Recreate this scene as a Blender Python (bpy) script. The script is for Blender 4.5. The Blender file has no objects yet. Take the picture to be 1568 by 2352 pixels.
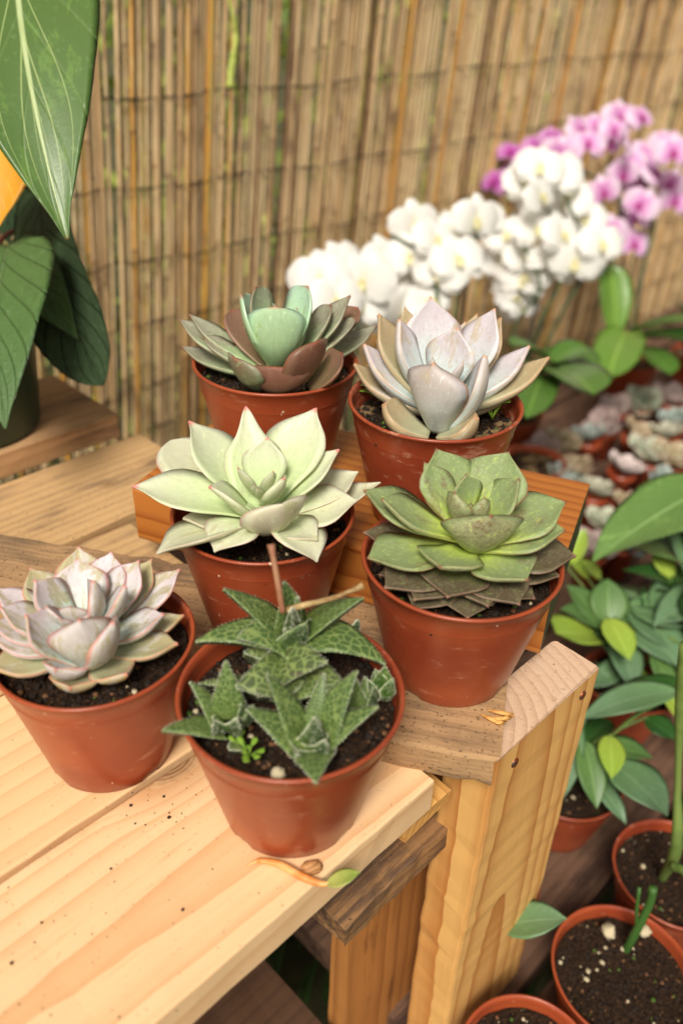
import bpy, math, random
import numpy as np
from mathutils import Vector, Matrix
random.seed(7); rng = np.random.default_rng(7)
S = bpy.context.scene; COL = S.collection
PI = math.pi

# ------------------------------------------------------------ camera
F = 1900.0; CX, CY = 784, 1176                      # focal length in pixels of a 1568 wide picture
P = math.radians(33.0); ROLL = math.radians(-1.9); HEAD = math.radians(44.2)
fwd = np.array([math.cos(P)*math.cos(HEAD), math.cos(P)*math.sin(HEAD), -math.sin(P)])
_r0 = np.array([math.sin(HEAD), -math.cos(HEAD), 0.0]); _u0 = np.cross(_r0, fwd)
RR = math.cos(ROLL)*_r0 - math.sin(ROLL)*_u0
UU = math.sin(ROLL)*_r0 + math.cos(ROLL)*_u0
CAM = np.array([0, 0, .38])
cd = bpy.data.cameras.new("camera"); cam = bpy.data.objects.new("camera", cd); COL.objects.link(cam)
cam.matrix_world = Matrix(((RR[0], UU[0], -fwd[0], CAM[0]), (RR[1], UU[1], -fwd[1], CAM[1]), (RR[2], UU[2], -fwd[2], CAM[2]), (0, 0, 0, 1)))
cd.sensor_fit = 'HORIZONTAL'; cd.sensor_width = 36; cd.lens = 36*F/1568
cd.clip_start = .01; cd.clip_end = 500
cd.dof.use_dof = True; cd.dof.focus_distance = .50; cd.dof.aperture_fstop = 6.0; cd.dof.aperture_blades = 7
S.camera = cam
# ------------------------------------------------------------ sky and sun
SUN_EL = math.radians(50); SUN_DIR = Vector((-.78, -.50, 0)).normalized()      # towards the sun, horizontally
w = bpy.data.worlds.new("World"); S.world = w; w.use_nodes = True
nt = w.node_tree; bg = nt.nodes['Background']
sky = nt.nodes.new('ShaderNodeTexSky'); sky.sky_type = 'NISHITA'; sky.sun_disc = False
sky.sun_elevation = SUN_EL; sky.sun_rotation = math.atan2(SUN_DIR.x, SUN_DIR.y); sky.dust_density = 4; sky.air_density = 1.0
bw = nt.nodes.new('ShaderNodeRGBToBW'); mx = nt.nodes.new('ShaderNodeMix'); mx.data_type = 'RGBA'; mx.inputs[0].default_value = .88
tint = nt.nodes.new('ShaderNodeMix'); tint.data_type = 'RGBA'; tint.blend_type = 'MULTIPLY'; tint.inputs[0].default_value = 1; tint.inputs[7].default_value = (1.0, .955, .87, 1)
nt.links.new(sky.outputs[0], bw.inputs[0]); nt.links.new(sky.outputs[0], mx.inputs[6]); nt.links.new(bw.outputs[0], mx.inputs[7])
nt.links.new(mx.outputs[2], tint.inputs[6]); nt.links.new(tint.outputs[2], bg.inputs[0]); bg.inputs[1].default_value = .08
sl = bpy.data.lights.new("sun", 'SUN'); sun = bpy.data.objects.new("sun", sl); COL.objects.link(sun)
sl.energy = 2.5; sl.angle = math.radians(18); sl.color = (1, .935, .83)
sd = Vector((SUN_DIR.x*math.cos(SUN_EL), SUN_DIR.y*math.cos(SUN_EL), math.sin(SUN_EL)))
sun.rotation_euler = sd.to_track_quat('Z', 'Y').to_euler()
S.view_settings.view_transform = 'Standard'; S.view_settings.look = 'None'; S.view_settings.gamma = 1; S.view_settings.exposure = .50
S.render.engine = 'CYCLES'

# ------------------------------------------------------------ points
def ray(x, y): return fwd + RR*(x-CX)/F - UU*(y-CY)/F
def at(x, y, z):
    d = ray(x, y); return CAM + d*((z-CAM[2])/d[2])
def atd(x, y, depth): return CAM + ray(x, y)*depth
def nrm(v): v = np.asarray(v, float); return v/(np.linalg.norm(v)+1e-12)

# ------------------------------------------------------------ objects
def tag(o, label=None, cat=None, group=None, kind=None):
    if label: o['label'] = label
    if cat: o['category'] = cat
    if group: o['group'] = group
    if kind: o['kind'] = kind
    return o
def empty(name, loc, label=None, cat=None, group=None):
    o = bpy.data.objects.new(name, None); COL.objects.link(o); o.location = tuple(loc); o.empty_display_size = .02
    bpy.context.view_layer.update()
    return tag(o, label, cat, group)
def parent(o, p):
    if p is not None:
        o.parent = p; o.matrix_parent_inverse = Matrix.Translation(-Vector(p.location)) if p.parent is None and p.name.split('.')[0] != 'post' else p.matrix_world.inverted()
class MB:
    """collects vertices, faces, per-vertex colour and vector attributes"""
    def __init__(s): s.v = []; s.f = []; s.c = []; s.q = []; s.m = []; s.n = 0
    def add(s, v, f, c=None, q=None, m=0):
        v = np.asarray(v, float); k = len(v)
        s.v.append(v); s.f += [tuple(i+s.n for i in t) for t in f]; s.m += [m]*len(f)
        s.c.append(np.tile([0, 0, 0, 1.], (k, 1)) if c is None else (np.tile(c, (k, 1)) if np.ndim(c) == 1 else np.asarray(c, float)))
        s.q.append(np.zeros((k, 3)) if q is None else np.asarray(q, float)); s.n += k
    def build(s, name, mats, par=None, smooth=True, origin=None):
        me = bpy.data.meshes.new(name); V = np.concatenate(s.v); o0 = np.zeros(3)
        if origin is not None: o0 = np.asarray(origin, float)
        elif par is None: o0 = np.array([V[:, 0].mean(), V[:, 1].mean(), V[:, 2].min()])
        V = V-o0
        me.from_pydata(V.tolist(), [], s.f)
        a = me.attributes.new('lf', 'FLOAT_COLOR', 'POINT'); a.data.foreach_set('color', np.concatenate(s.c).ravel())
        a = me.attributes.new('uvw', 'FLOAT_VECTOR', 'POINT'); a.data.foreach_set('vector', np.concatenate(s.q).ravel())
        for m in (mats if isinstance(mats, (list, tuple)) else [mats]): me.materials.append(m)
        me.polygons.foreach_set('material_index', s.m)
        me.polygons.foreach_set('use_smooth', [smooth]*len(s.f)); me.update()
        o = bpy.data.objects.new(name, me); COL.objects.link(o); o.location = tuple(o0)
        if par is not None: parent(o, par)
        return o
def dup(o, par, name=None):
    c = o.copy(); c.name = name or o.name.split('.')[0]; COL.objects.link(c); c.parent = par; return c

# ------------------------------------------------------------ node helpers
def newmat(name):
    m = bpy.data.materials.new(name); m.use_nodes = True; return m, m.node_tree, m.node_tree.nodes['Principled BSDF']
class NB:
    def __init__(s, nt): s.t = nt
    def n(s, typ, **k):
        x = s.t.nodes.new(typ)
        for a, b in k.items(): setattr(x, a, b)
        return x
    def l(s, a, b): s.t.links.new(a, b)
    def put(s, sock, val):
        if isinstance(val, bpy.types.NodeSocket): s.l(val, sock)
        else: sock.default_value = val
    def math(s, op, a, b=0, c=None, clamp=False):
        x = s.n('ShaderNodeMath', operation=op, use_clamp=clamp); s.put(x.inputs[0], a); s.put(x.inputs[1], b)
        if c is not None: s.put(x.inputs[2], c)
        return x.outputs[0]
    def vm(s, op, a, b=(0, 0, 0), sc=None):
        x = s.n('ShaderNodeVectorMath', operation=op); s.put(x.inputs[0], a); s.put(x.inputs[1], b)
        if sc is not None: s.put(x.inputs[3], sc)
        return x.outputs['Value'] if op in ('LENGTH', 'DISTANCE', 'DOT_PRODUCT') else x.outputs[0]
    def mix(s, f, a, b, bt='MIX'):
        x = s.n('ShaderNodeMix', data_type='RGBA', blend_type=bt); s.put(x.inputs[0], f)
        s.put(x.inputs[6], a if isinstance(a, bpy.types.NodeSocket) else (*a[:3], 1)); s.put(x.inputs[7], b if isinstance(b, bpy.types.NodeSocket) else (*b[:3], 1)); return x.outputs[2]
    def ss(s, v, lo, hi, a=0, b=1):
        x = s.n('ShaderNodeMapRange', interpolation_type='SMOOTHSTEP'); s.put(x.inputs[0], v)
        x.inputs[1].default_value = lo; x.inputs[2].default_value = hi; x.inputs[3].default_value = a; x.inputs[4].default_value = b; return x.outputs[0]
    def noise(s, vec, scale, detail=3, rough=.55, dist=0, out=0):
        x = s.n('ShaderNodeTexNoise'); s.l(vec, x.inputs['Vector']); x.inputs['Scale'].default_value = scale; x.inputs['Detail'].default_value = detail
        x.inputs['Roughness'].default_value = rough; x.inputs['Distortion'].default_value = dist; return x.outputs[out]
    def map(s, vec, loc=(0, 0, 0), rot=(0, 0, 0), sc=(1, 1, 1)):
        x = s.n('ShaderNodeMapping'); s.l(vec, x.inputs[0]); x.inputs[1].default_value = loc; x.inputs[2].default_value = rot; x.inputs[3].default_value = sc; return x.outputs[0]
    def obj(s): return s.n('ShaderNodeTexCoord').outputs['Object']
    def bump(s, h, strength, dist=.001):
        x = s.n('ShaderNodeBump'); x.inputs['Strength'].default_value = strength; x.inputs['Distance'].default_value = dist; s.l(h, x.inputs['Height']); return x.outputs[0]
def srgb(r, g, b):
    return tuple(((c/255)/12.92 if c <= 10 else ((c/255+.055)/1.055)**2.4) for c in (r, g, b))

def wood(name, light, dark, ring=.007, off=(0, .02, .05), tilt=(0, .02, .03), contrast=.7, knots=(), weather=None, wamt=.5, speck=.0, bump=.3, rough=.62, coat=0, distort=2.5, specks=None):
    m, t, bs = newmat(name); b = NB(t); p0 = b.obj()
    p = p0; kf = None; kcol = None
    for (kx, ky, kz, kr) in knots:
        d = b.vm('LENGTH', b.map(b.vm('SUBTRACT', p0, (kx, ky, kz)), sc=(.62, 1, 1)))
        fall = b.ss(d, kr*2.6, kr*.3)
        sgn = b.math('SUBTRACT', b.n('ShaderNodeSeparateXYZ').outputs[1], 0)  # placeholder replaced below
        sp = t.nodes[-1]
        sep = b.n('ShaderNodeSeparateXYZ'); b.l(p0, sep.inputs[0])
        s2 = b.ss(b.math('SUBTRACT', sep.outputs[1], ky), -kr, kr, -1, 1)
        comb = b.n('ShaderNodeCombineXYZ'); b.l(b.math('MULTIPLY', b.math('MULTIPLY', fall, s2), -kr*1.2), comb.inputs[1])
        p = b.vm('ADD', p, comb.outputs[0])
        core = b.ss(b.math('ADD', d, b.math('MULTIPLY', b.noise(p0, 220, 2), kr*.35)), kr*1.15, kr*.55)
        rg = b.math('MULTIPLY', b.math('ADD', b.math('SINE', b.math('MULTIPLY', d, 2600)), 1), .25)
        kf = core if kf is None else b.math('MAXIMUM', kf, core)
        halo = b.ss(d, kr*2.2, kr*.8); kcol = halo if kcol is None else b.math('MAXIMUM', kcol, halo)
        kf2 = rg
    q = b.map(p, loc=off, rot=tilt, sc=(.10, 1, 1))
    warp = b.noise(q, 14, 2, .5, out=1)
    q = b.vm('ADD', q, b.vm('SCALE', b.vm('SUBTRACT', warp, (.5, .5, .5)), sc=.012))
    wv = b.n('ShaderNodeTexWave', wave_type='RINGS', rings_direction='X', wave_profile='SAW'); b.l(q, wv.inputs[0])
    wv.inputs['Scale'].default_value = .314/ring; wv.inputs['Distortion'].default_value = distort; wv.inputs['Detail'].default_value = 2; wv.inputs['Detail Scale'].default_value = .35
    late = b.math('POWER', wv.outputs['Fac'], 2.6)
    fib = b.noise(b.map(p, sc=(5, 260, 260)), 1, 3, .6)
    fib2 = b.noise(b.map(p, sc=(.5, 24, 24)), 1, 3, .6)
    big = b.noise(b.map(p0, sc=(6, 14, 14)), 1, 3, .6)
    f = b.math('MULTIPLY', late, contrast); f = b.math('ADD', f, b.math('MULTIPLY', b.math('SUBTRACT', fib, .5), .45)); f = b.math('ADD', f, b.math('MULTIPLY', b.math('SUBTRACT', fib2, .5), .55), clamp=True)
    col = b.mix(f, light, dark)
    if kf is not None:
        col = b.mix(b.math('MULTIPLY', kcol, .55), col, [c*.72 for c in dark]); col = b.mix(b.math('MULTIPLY', kf, b.math('SUBTRACT', 1, kf2)), col, [c*.32 for c in dark])
    if weather is not None:
        wn = b.ss(b.math('ADD', b.math('MULTIPLY', b.noise(b.map(p0, sc=(9, 30, 30)), 1, 5, .65), .7), b.math('MULTIPLY', fib, .3)), .62-.25*wamt, .78-.2*wamt)
        col = b.mix(wn, col, weather)
    if speck > 0:
        dn = b.ss(b.noise(p0, 420, 3, .7), .70-speck*.1, .74-speck*.06); col = b.mix(b.math('MULTIPLY', dn, .75), col, (.035, .02, .012))
    b.l(col, bs.inputs['Base Color']); bs.inputs['Roughness'].default_value = rough; bs.inputs['Specular IOR Level'].default_value = .3
    if coat: bs.inputs['Coat Weight'].default_value = coat; bs.inputs['Coat Roughness'].default_value = .22
    h = b.math('ADD', b.math('MULTIPLY', fib, .7), b.math('MULTIPLY', late, .35)); h = b.math('ADD', h, b.math('MULTIPLY', big, .5))
    b.l(b.bump(h, bump, .0008), bs.inputs['Normal']); return m

def simple(name, col, rough=.6, noise=0, nscale=60, col2=None, bump=0, spec=.4, lo=.4, hi=.65, metal=0):
    m, t, bs = newmat(name); b = NB(t); bs.inputs['Roughness'].default_value = rough; bs.inputs['Specular IOR Level'].default_value = spec; bs.inputs['Metallic'].default_value = metal
    if col2 is not None:
        nz = b.noise(b.obj(), nscale, 4, .6); b.l(b.mix(b.ss(nz, lo, hi), col, col2), bs.inputs['Base Color'])
        if bump: b.l(b.bump(nz, bump, .002), bs.inputs['Normal'])
    else: bs.inputs['Base Color'].default_value = (*col, 1)
    return m

def leafmat(name, base, tipc, edge, under, blotch=None, bamt=.5, bscale=5, e0=.86, e1=.99, m0=.93, u0=.2, u1=.9, rough=.42, sss=.12, tess=False, veins=None, frost=None, specks=None, bump=.12, spec=.4, bdist=.0012, longveins=None):
    m, t, bs = newmat(name); b = NB(t)
    a = b.n('ShaderNodeAttribute', attribute_name='lf'); se = b.n('ShaderNodeSeparateColor'); b.l(a.outputs['Color'], se.inputs[0])
    u, av, un = se.outputs[0], se.outputs[1], se.outputs[2]; rnd = a.outputs['Alpha']
    q = b.n('ShaderNodeAttribute', attribute_name='uvw').outputs['Vector']
    obj = b.obj(); nz = b.noise(q, bscale, 5, .65)
    ur = b.math('ADD', u, b.math('MULTIPLY', b.math('SUBTRACT', nz, .5), .5))
    col = b.mix(b.ss(ur, u0, u1), base, tipc)
    ucol = b.mix(b.ss(ur, u0, u1), [(x+y)/2 for x, y in zip(base, under)], under)
    col = b.mix(b.math('MULTIPLY', un, .8), col, ucol)
    col = b.mix(b.math('MULTIPLY', b.math('SUBTRACT', rnd, .5), .5, clamp=True), col, [c*.55 for c in tipc])
    if blotch is not None:
        col = b.mix(b.math('MULTIPLY', b.ss(b.noise(q, bscale*.55, 5, .7, .6), .64-.3*bamt, .74-.3*bamt), .75), col, blotch)
    if frost is not None:
        col = b.mix(b.math('MULTIPLY', b.ss(b.noise(obj, 380, 5, .8), .47, .66), .6), col, frost)
        # crazed pale scuffs
        sc = b.n('ShaderNodeTexVoronoi', feature='DISTANCE_TO_EDGE'); b.l(b.vm('ADD', obj, b.vm('SCALE', b.noise(obj, 160, 2, out=1), sc=.03)), sc.inputs[0]); sc.inputs['Scale'].default_value = 120
        col = b.mix(b.math('MULTIPLY', b.math('MULTIPLY', b.ss(sc.outputs[0], .09, .0), b.ss(b.noise(obj, 110, 2), .52, .66)), .5), col, [min(1, c*1.25) for c in frost])
    if specks is not None:
        sp = b.math('MULTIPLY', b.ss(b.noise(obj, 620, 4, .8), .54, .60), b.ss(ur, .25, .8)); col = b.mix(b.math('MULTIPLY', sp, b.math('ADD', .15, b.math('MULTIPLY', un, .7))), col, specks)
    mo = b.math('ADD', b.math('MULTIPLY', b.noise(q, 9, 5, .75), .6), b.math('MULTIPLY', b.noise(obj, 260, 4, .75), .4))
    col = b.mix(b.math('MULTIPLY', b.ss(mo, .50, .64), .38), col, [c*.74 for c in under]); col = b.mix(b.math('MULTIPLY', b.ss(mo, .46, .36), .45), col, [min(.9, c*1.3+.06) for c in base])
    hgt = mo
    if tess:
        vo = b.n('ShaderNodeTexVoronoi', feature='DISTANCE_TO_EDGE'); b.l(b.map(q, sc=(6.0, 4.2, 1)), vo.inputs[0]); vo.inputs['Scale'].default_value = 1.0; vo.inputs['Randomness'].default_value = .75
        ln = b.ss(vo.outputs[0], .11, .03); col = b.mix(b.math('MULTIPLY', ln, b.math('SUBTRACT', .75, b.math('MULTIPLY', un, .72))), col, srgb(140, 156, 92))
        hgt = b.math('MULTIPLY', ln, -1)
    if veins:
        vc, k, n = veins
        mid = b.ss(av, .05, .012); col2 = b.mix(mid, col, vc)
        s = b.math('PINGPONG', b.math('ADD', b.math('MULTIPLY', u, n), b.math('MULTIPLY', b.math('POWER', av, .8), -n*.33)), .5)
        sv = b.ss(s, .07, .0); col = b.mix(b.math('MULTIPLY', sv, k), col2, vc); hgt = b.math('ADD', b.math('MULTIPLY', b.math('ADD', sv, mid), -1.4), hgt)
    if longveins is not None:
        for (ua, ub, vv, wd_) in ((.42, .95, .45, .012), (.22, .9, .80, .008), (.55, 1.1, .30, .006)):
            fl = b.math('MULTIPLY', b.ss(u, ua, ub), vv); d_ = b.math('ABSOLUTE', b.math('SUBTRACT', av, fl))
            ln_ = b.math('MULTIPLY', b.ss(d_, wd_*1.6, wd_*.3), b.ss(u, ua, ua+.03)); col = b.mix(b.math('MULTIPLY', ln_, .7), col, longveins)
    ed = b.ss(b.math('ADD', av, b.math('MULTIPLY', b.math('SUBTRACT', nz, .5), .12)), e0, e1)
    ed = b.math('MAXIMUM', ed, b.ss(u, m0, min(1.0, m0+.06)))
    col = b.mix(b.math('MULTIPLY', ed, .9), col, edge)
    b.l(col, bs.inputs['Base Color']); bs.inputs['Roughness'].default_value = rough; bs.inputs['Specular IOR Level'].default_value = spec
    if sss: bs.inputs['Subsurface Weight'].default_value = sss; bs.inputs['Subsurface Radius'].default_value = (.006, .006, .003); bs.inputs['Subsurface Scale'].default_value = 1
    b.l(b.bump(hgt, bump, bdist), bs.inputs['Normal']); return m

# ------------------------------------------------------------ leaf geometry
def crom(pts, x):
    xs = [p[0] for p in pts]; ys = [p[1] for p in pts]
    out = []
    for t in x:
        i = min(max(np.searchsorted(xs, t)-1, 0), len(xs)-2); h = xs[i+1]-xs[i]; s = (t-xs[i])/h
        def sl(k):
            if k <= 0: return (ys[1]-ys[0])/(xs[1]-xs[0])
            if k >= len(xs)-1: return (ys[-1]-ys[-2])/(xs[-1]-xs[-2])
            a = (ys[k]-ys[k-1])/(xs[k]-xs[k-1]); c = (ys[k+1]-ys[k])/(xs[k+1]-xs[k]); return 0 if a*c <= 0 else 2*a*c/(a+c)
        out.append((2*s**3-3*s**2+1)*ys[i]+(s**3-2*s**2+s)*h*sl(i)+(-2*s**3+3*s**2)*ys[i+1]+(s**3-s**2)*h*sl(i+1))
    return np.array(out)
PROF = dict(
    spoon=[(0, .42), (.2, .58), (.45, .86), (.63, 1), (.75, .95), (.84, .7), (.91, .38), (.95, .15), (1, .02)],
    round=[(0, .4), (.25, .66), (.5, .93), (.7, 1), (.83, .93), (.92, .7), (.965, .42), (.985, .2), (1, .03)],
    acum=[(0, .42), (.25, .68), (.5, .98), (.62, 1), (.75, .82), (.86, .45), (.93, .2), (1, .02)],
    horn=[(0, .7), (.2, .9), (.4, 1), (.55, .9), (.7, .5), (.82, .3), (.92, .17), (1, .03)],
    wedge=[(0, .42), (.25, .6), (.48, .88), (.64, 1), (.75, .9), (.85, .6), (.93, .27), (.97, .1), (1, .02)],
    tri=[(0, .86), (.12, 1), (.3, .93), (.55, .66), (.8, .34), (.93, .13), (1, .02)],
    oval=[(0, .06), (.08, .42), (.25, .85), (.45, 1), (.65, .86), (.85, .45), (.95, .15), (1, .02)],
    heart=[(0, .3), (.02, .62), (.08, .86), (.22, 1), (.4, .96), (.65, .7), (.85, .32), (.94, .12), (1, .02)],
    strap=[(0, .45), (.2, .75), (.5, 1), (.75, .96), (.9, .7), (.97, .35), (1, .03)])
def leaf_into(mb, base, tip, W, th=.003, prof='spoon', cup=.12, bend=0., skew=0., roll=0., axis=(0, 0, 1), side=0., wave=0., nu=22, nv=7, teeth=0, rnd=None, keel=.7, spine=0, spread=0):
    base = np.asarray(base, float); tip = np.asarray(tip, float); L = np.linalg.norm(tip-base); T = (tip-base)/L
    A = np.asarray(axis, float); N = A-(A@T)*T
    if np.linalg.norm(N) < .08: N = -fwd-(-fwd@T)*T
    N = nrm(N); Sd = np.cross(N, T)
    N, Sd = math.cos(roll)*N+math.sin(roll)*Sd, math.cos(roll)*Sd-math.sin(roll)*N
    u = 1-(1-np.linspace(0, 1, nu))**1.45; wv = crom(PROF[prof], u)*W/2
    C = base+np.outer(u, T*L)+np.outer(4*u*(1-u)*(1+skew*(2*u-1)), N*bend*L)+np.outer(4*u*(1-u), Sd*side*L)
    D = np.gradient(C, u, axis=0); D /= np.linalg.norm(D, axis=1)[:, None]
    Nu = np.cross(D, np.tile(Sd, (nu, 1))); Nu /= np.linalg.norm(Nu, axis=1)[:, None]; Su = np.cross(Nu, D)
    r = random.random() if rnd is None else rnd
    tht = th*np.minimum(1, .5+u*1.2)*(1-u**3*.75)
    V = []; Cc = []; Q = []
    vt = np.linspace(-1, 1, nv); vb = np.linspace(1, -1, nv)[1:-1]; ph = random.random()*6
    for i in range(nu):
        for k, v in enumerate(list(vt)+list(vb)):
            un = 0 if k < nv else 1; zt = cup*W*abs(v)**1.7*(wv[i]/(W/2))**.6
            if wave: zt += wave*W*math.sin(u[i]*9+ph+(1.5 if v > 0 else 0))*abs(v)**2
            z = zt if not un else zt-tht[i]*(1-abs(v)**(2 if keel < 1 else 1.2))**keel
            if not un: z += tht[i]*.22*(1-v*v)
            V.append(C[i]+Su[i]*v*wv[i]+Nu[i]*z); Cc.append((u[i], abs(v), un, r)); Q.append((u[i]*L/W*1.0+r*13, v*wv[i]/(W/2)+r*7, r*29+un*3))
    R = nv*2-2; Fc = []
    for i in range(nu-1):
        for k in range(R):
            k2 = (k+1) % R; Fc.append((i*R+k, i*R+k2, (i+1)*R+k2, (i+1)*R+k))
    Fc.append(tuple(range(R))[::-1]); Fc.append(tuple((nu-1)*R+k for k in range(R)))
    # orientation: ring goes -v..v on top; make outward
    mb.add(V, [f[::-1] for f in Fc], Cc, Q)
    if teeth:
        V = np.array(V)
        def spike(p, d, s, up):
            d = nrm(d); a = nrm(np.cross(d, up)); c = np.cross(d, a)
            mb.add([p-a*s*.3, p+a*s*.3, p+c*s*.3, p+d*s], [(0, 1, 3), (1, 2, 3), (2, 0, 3)], (0, 0, 0, 1.), m=1)
        for i in range(1, nu-1):
            for sgn, k in ((-1, 0), (1, nv-1)):
                for h in np.linspace(0, 1, teeth, endpoint=False):
                    p = V[i*R+k]*(1-h)+V[(i+1)*R+k]*h; spike(p, Su[i]*sgn+D[i]*.5+Nu[i]*.3, random.uniform(.0006, .0013), Nu[i])
        for _ in range(int(nu*5)):
            i = random.randrange(2, nu-2); k = random.randrange(nv, R); k2 = (k+1) % R; s = random.random(); h = random.random()
            p = (V[i*R+k]*(1-s)+V[i*R+k2]*s)*(1-h)+(V[(i+1)*R+k]*(1-s)+V[(i+1)*R+k2]*s)*h; spike(p, -Nu[i], random.uniform(.0005, .0008), D[i])
    if spine:
        d = D[-1]; p = C[-1]; a = nrm(np.cross(d, (0.1, .2, 1))); c = np.cross(d, a); s = spine
        mb.add([p-d*s*.3-a*s*.16, p-d*s*.3+a*s*.16, p-d*s*.3+c*s*.2, p+d*s], [(0, 1, 3), (1, 2, 3), (2, 0, 3)], (1, 1, 0, r))
def leaf(par, mat, *a, name='leaf', **k):
    mb = MB(); leaf_into(mb, *a, **k); return mb.build(name, mat, par)
def tube_into(mb, pts, rad, n=8, c=None, m=0, cap=True):
    pts = np.asarray(pts, float); k = len(pts); rad = np.broadcast_to(rad, (k,)) if np.ndim(rad) == 0 else np.asarray(rad)
    D = np.gradient(pts, axis=0); V = []; Fc = []; ref = np.array([.31, .2, .93])
    a0 = None
    for i in range(k):
        d = nrm(D[i]); a = nrm(np.cross(d, ref if a0 is None else a0)) if a0 is None else nrm(a0-(a0@d)*d)
        a0 = a; e = np.cross(d, a)
        for j in range(n): t = 2*PI*j/n; V.append(pts[i]+(a*math.cos(t)+e*math.sin(t))*rad[i])
    for i in range(k-1):
        for j in range(n): j2 = (j+1) % n; Fc.append((i*n+j, i*n+j2, (i+1)*n+j2, (i+1)*n+j))
    if cap: Fc += [tuple(range(n))[::-1], tuple((k-1)*n+j for j in range(n))]
    mb.add(V, Fc, c, m=m)
def curve(pts, n=24):
    pts = [np.asarray(p, float) for p in pts]; out = []
    P_ = [2*pts[0]-pts[1]]+pts+[2*pts[-1]-pts[-2]]
    segs = len(pts)-1
    for i in range(segs):
        a, b_, c, d = P_[i:i+4]; m_ = max(2, n//segs)
        for s in np.linspace(0, 1, m_, endpoint=(i == segs-1)): out.append(.5*((2*b_)+(-a+c)*s+(2*a-5*b_+4*c-d)*s*s+(-a+3*b_-3*c+d)*s**3))
    return np.array(out)
def lathe_into(mb, prof, n=64, c=(0, 0, 0), col=None, m=0, squash=0, notch=None):
    V = []; Fc = []; k = len(prof)
    for (r, z) in prof:
        for j in range(n):
            t = 2*PI*j/n; rr = r*(1+squash*math.cos(2*t+.7)); zz = z
            if notch and z <= notch[0] and (math.degrees(t) % 90) < 14: zz = z+notch[1]
            V.append((c[0]+rr*math.cos(t), c[1]+rr*math.sin(t), c[2]+zz))
    for i in range(k-1):
        for j in range(n): j2 = (j+1) % n; Fc.append((i*n+j, i*n+j2, (i+1)*n+j2, (i+1)*n+j))
    mb.add(V, Fc, col, m=m)
def blob_into(mb, p, r, col=None, m=0, n=5):
    V = []; Fc = []; p = np.asarray(p)
    for i in range(n+1):
        for j in range(6):
            a = PI*i/n; t = 2*PI*j/6+i*.4; rr = r*random.uniform(.75, 1.2); V.append(p+rr*np.array([math.sin(a)*math.cos(t), math.sin(a)*math.sin(t), .8*math.cos(a)]))
    for i in range(n):
        for j in range(6): Fc.append((i*6+j, (i+1)*6+j, (i+1)*6+(j+1) % 6, i*6+(j+1) % 6))
    mb.add(V, Fc, col, m=m)

# ------------------------------------------------------------ boards
def board(name, corner, xdir, L, W, T, mat, ydir=None, r=.0012, jit=.0, nx=24, par=None, endj=0., warp=0):
    """a sawn board: corner = low x, low y, bottom; long axis along xdir"""
    X = nrm(xdir); Y = nrm(ydir) if ydir is not None else nrm(np.cross((0, 0, 1), X)); Z = np.cross(X, Y)
    c = np.asarray(corner, float); V = []; Fc = []
    pr = []
    for (cx_, cy_, a0) in ((W-r, T-r, 0), (r, T-r, 90), (r, r, 180), (W-r, r, 270)):
        for a in (0, 45, 90): t = math.radians(a0+a); pr.append((cx_+r*math.cos(t), cy_+r*math.sin(t)))
    k = len(pr); xs = np.linspace(0, L, nx)
    g = np.cumsum(rng.normal(0, 1, (nx, 4, 2)), axis=0); g -= np.linspace(0, 1, nx)[:, None, None]*g[-1]; g *= jit*.35
    g += rng.normal(0, jit*.5, (nx, 4, 2))
    for i, x in enumerate(xs):
        for q, (y, z) in enumerate(pr):
            e = endj*rng.normal() if i in (0, nx-1) else 0
            V.append((x+e, y+g[i, q//3, 0], z+g[i, q//3, 1]+warp*math.sin(PI*x/L)))
    for i in range(nx-1):
        for q in range(k): q2 = (q+1) % k; Fc.append((i*k+q, (i+1)*k+q, (i+1)*k+q2, i*k+q2))
    Fc += [tuple(range(k)), tuple((nx-1)*k+q for q in range(k))[::-1]]
    Fc = [f[::-1] for f in Fc]
    mb = MB(); mb.add(V, Fc); o = mb.build(name, mat, None, smooth=False, origin=(0, 0, 0))
    M = Matrix(((X[0], Y[0], Z[0], c[0]), (X[1], Y[1], Z[1], c[1]), (X[2], Y[2], Z[2], c[2]), (0, 0, 0, 1)))
    o.matrix_world = M
    if par is not None:
        o.parent = par; o.matrix_parent_inverse = Matrix.Translation(-Vector(par.location)); 
    return o

# ============================================================ SETTING
GZ = -.80
soilmat = simple('ground_earth', srgb(92, 84, 58), .95, col2=srgb(58, 66, 36), nscale=4, bump=.5)
mb = MB(); mb.add([(-60, -60, GZ), (60, -60, GZ), (60, 60, GZ), (-60, 60, GZ)], [(0, 1, 2, 3)]); g = mb.build('ground', soilmat, smooth=False); tag(g, kind='structure')
# grass under the bench
gm = simple('grass_blade', srgb(58, 98, 34), .6, col2=srgb(34, 66, 26), nscale=9)
mb = MB()
for _ in range(5200):
    x = random.uniform(-.6, 1.1); y = random.uniform(-.7, 1.25); a = random.uniform(0, 6.28); h = random.uniform(.04, .13); l = random.uniform(0, .05)
    d = np.array([math.cos(a), math.sin(a), 0]); s = np.array([-d[1], d[0], 0])*.003; p = np.array([x, y, GZ])
    mb.add([p-s, p+s, p+d*l*.5+s*.7+(0, 0, h*.6), p+d*l*.5-s*.7+(0, 0, h*.6), p+d*l+(0, 0, h)], [(0, 1, 2, 3), (3, 2, 4)])
tag(mb.build('grass', gm), 'short green grass growing on the ground under the bench', 'grass', kind='stuff')
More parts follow.
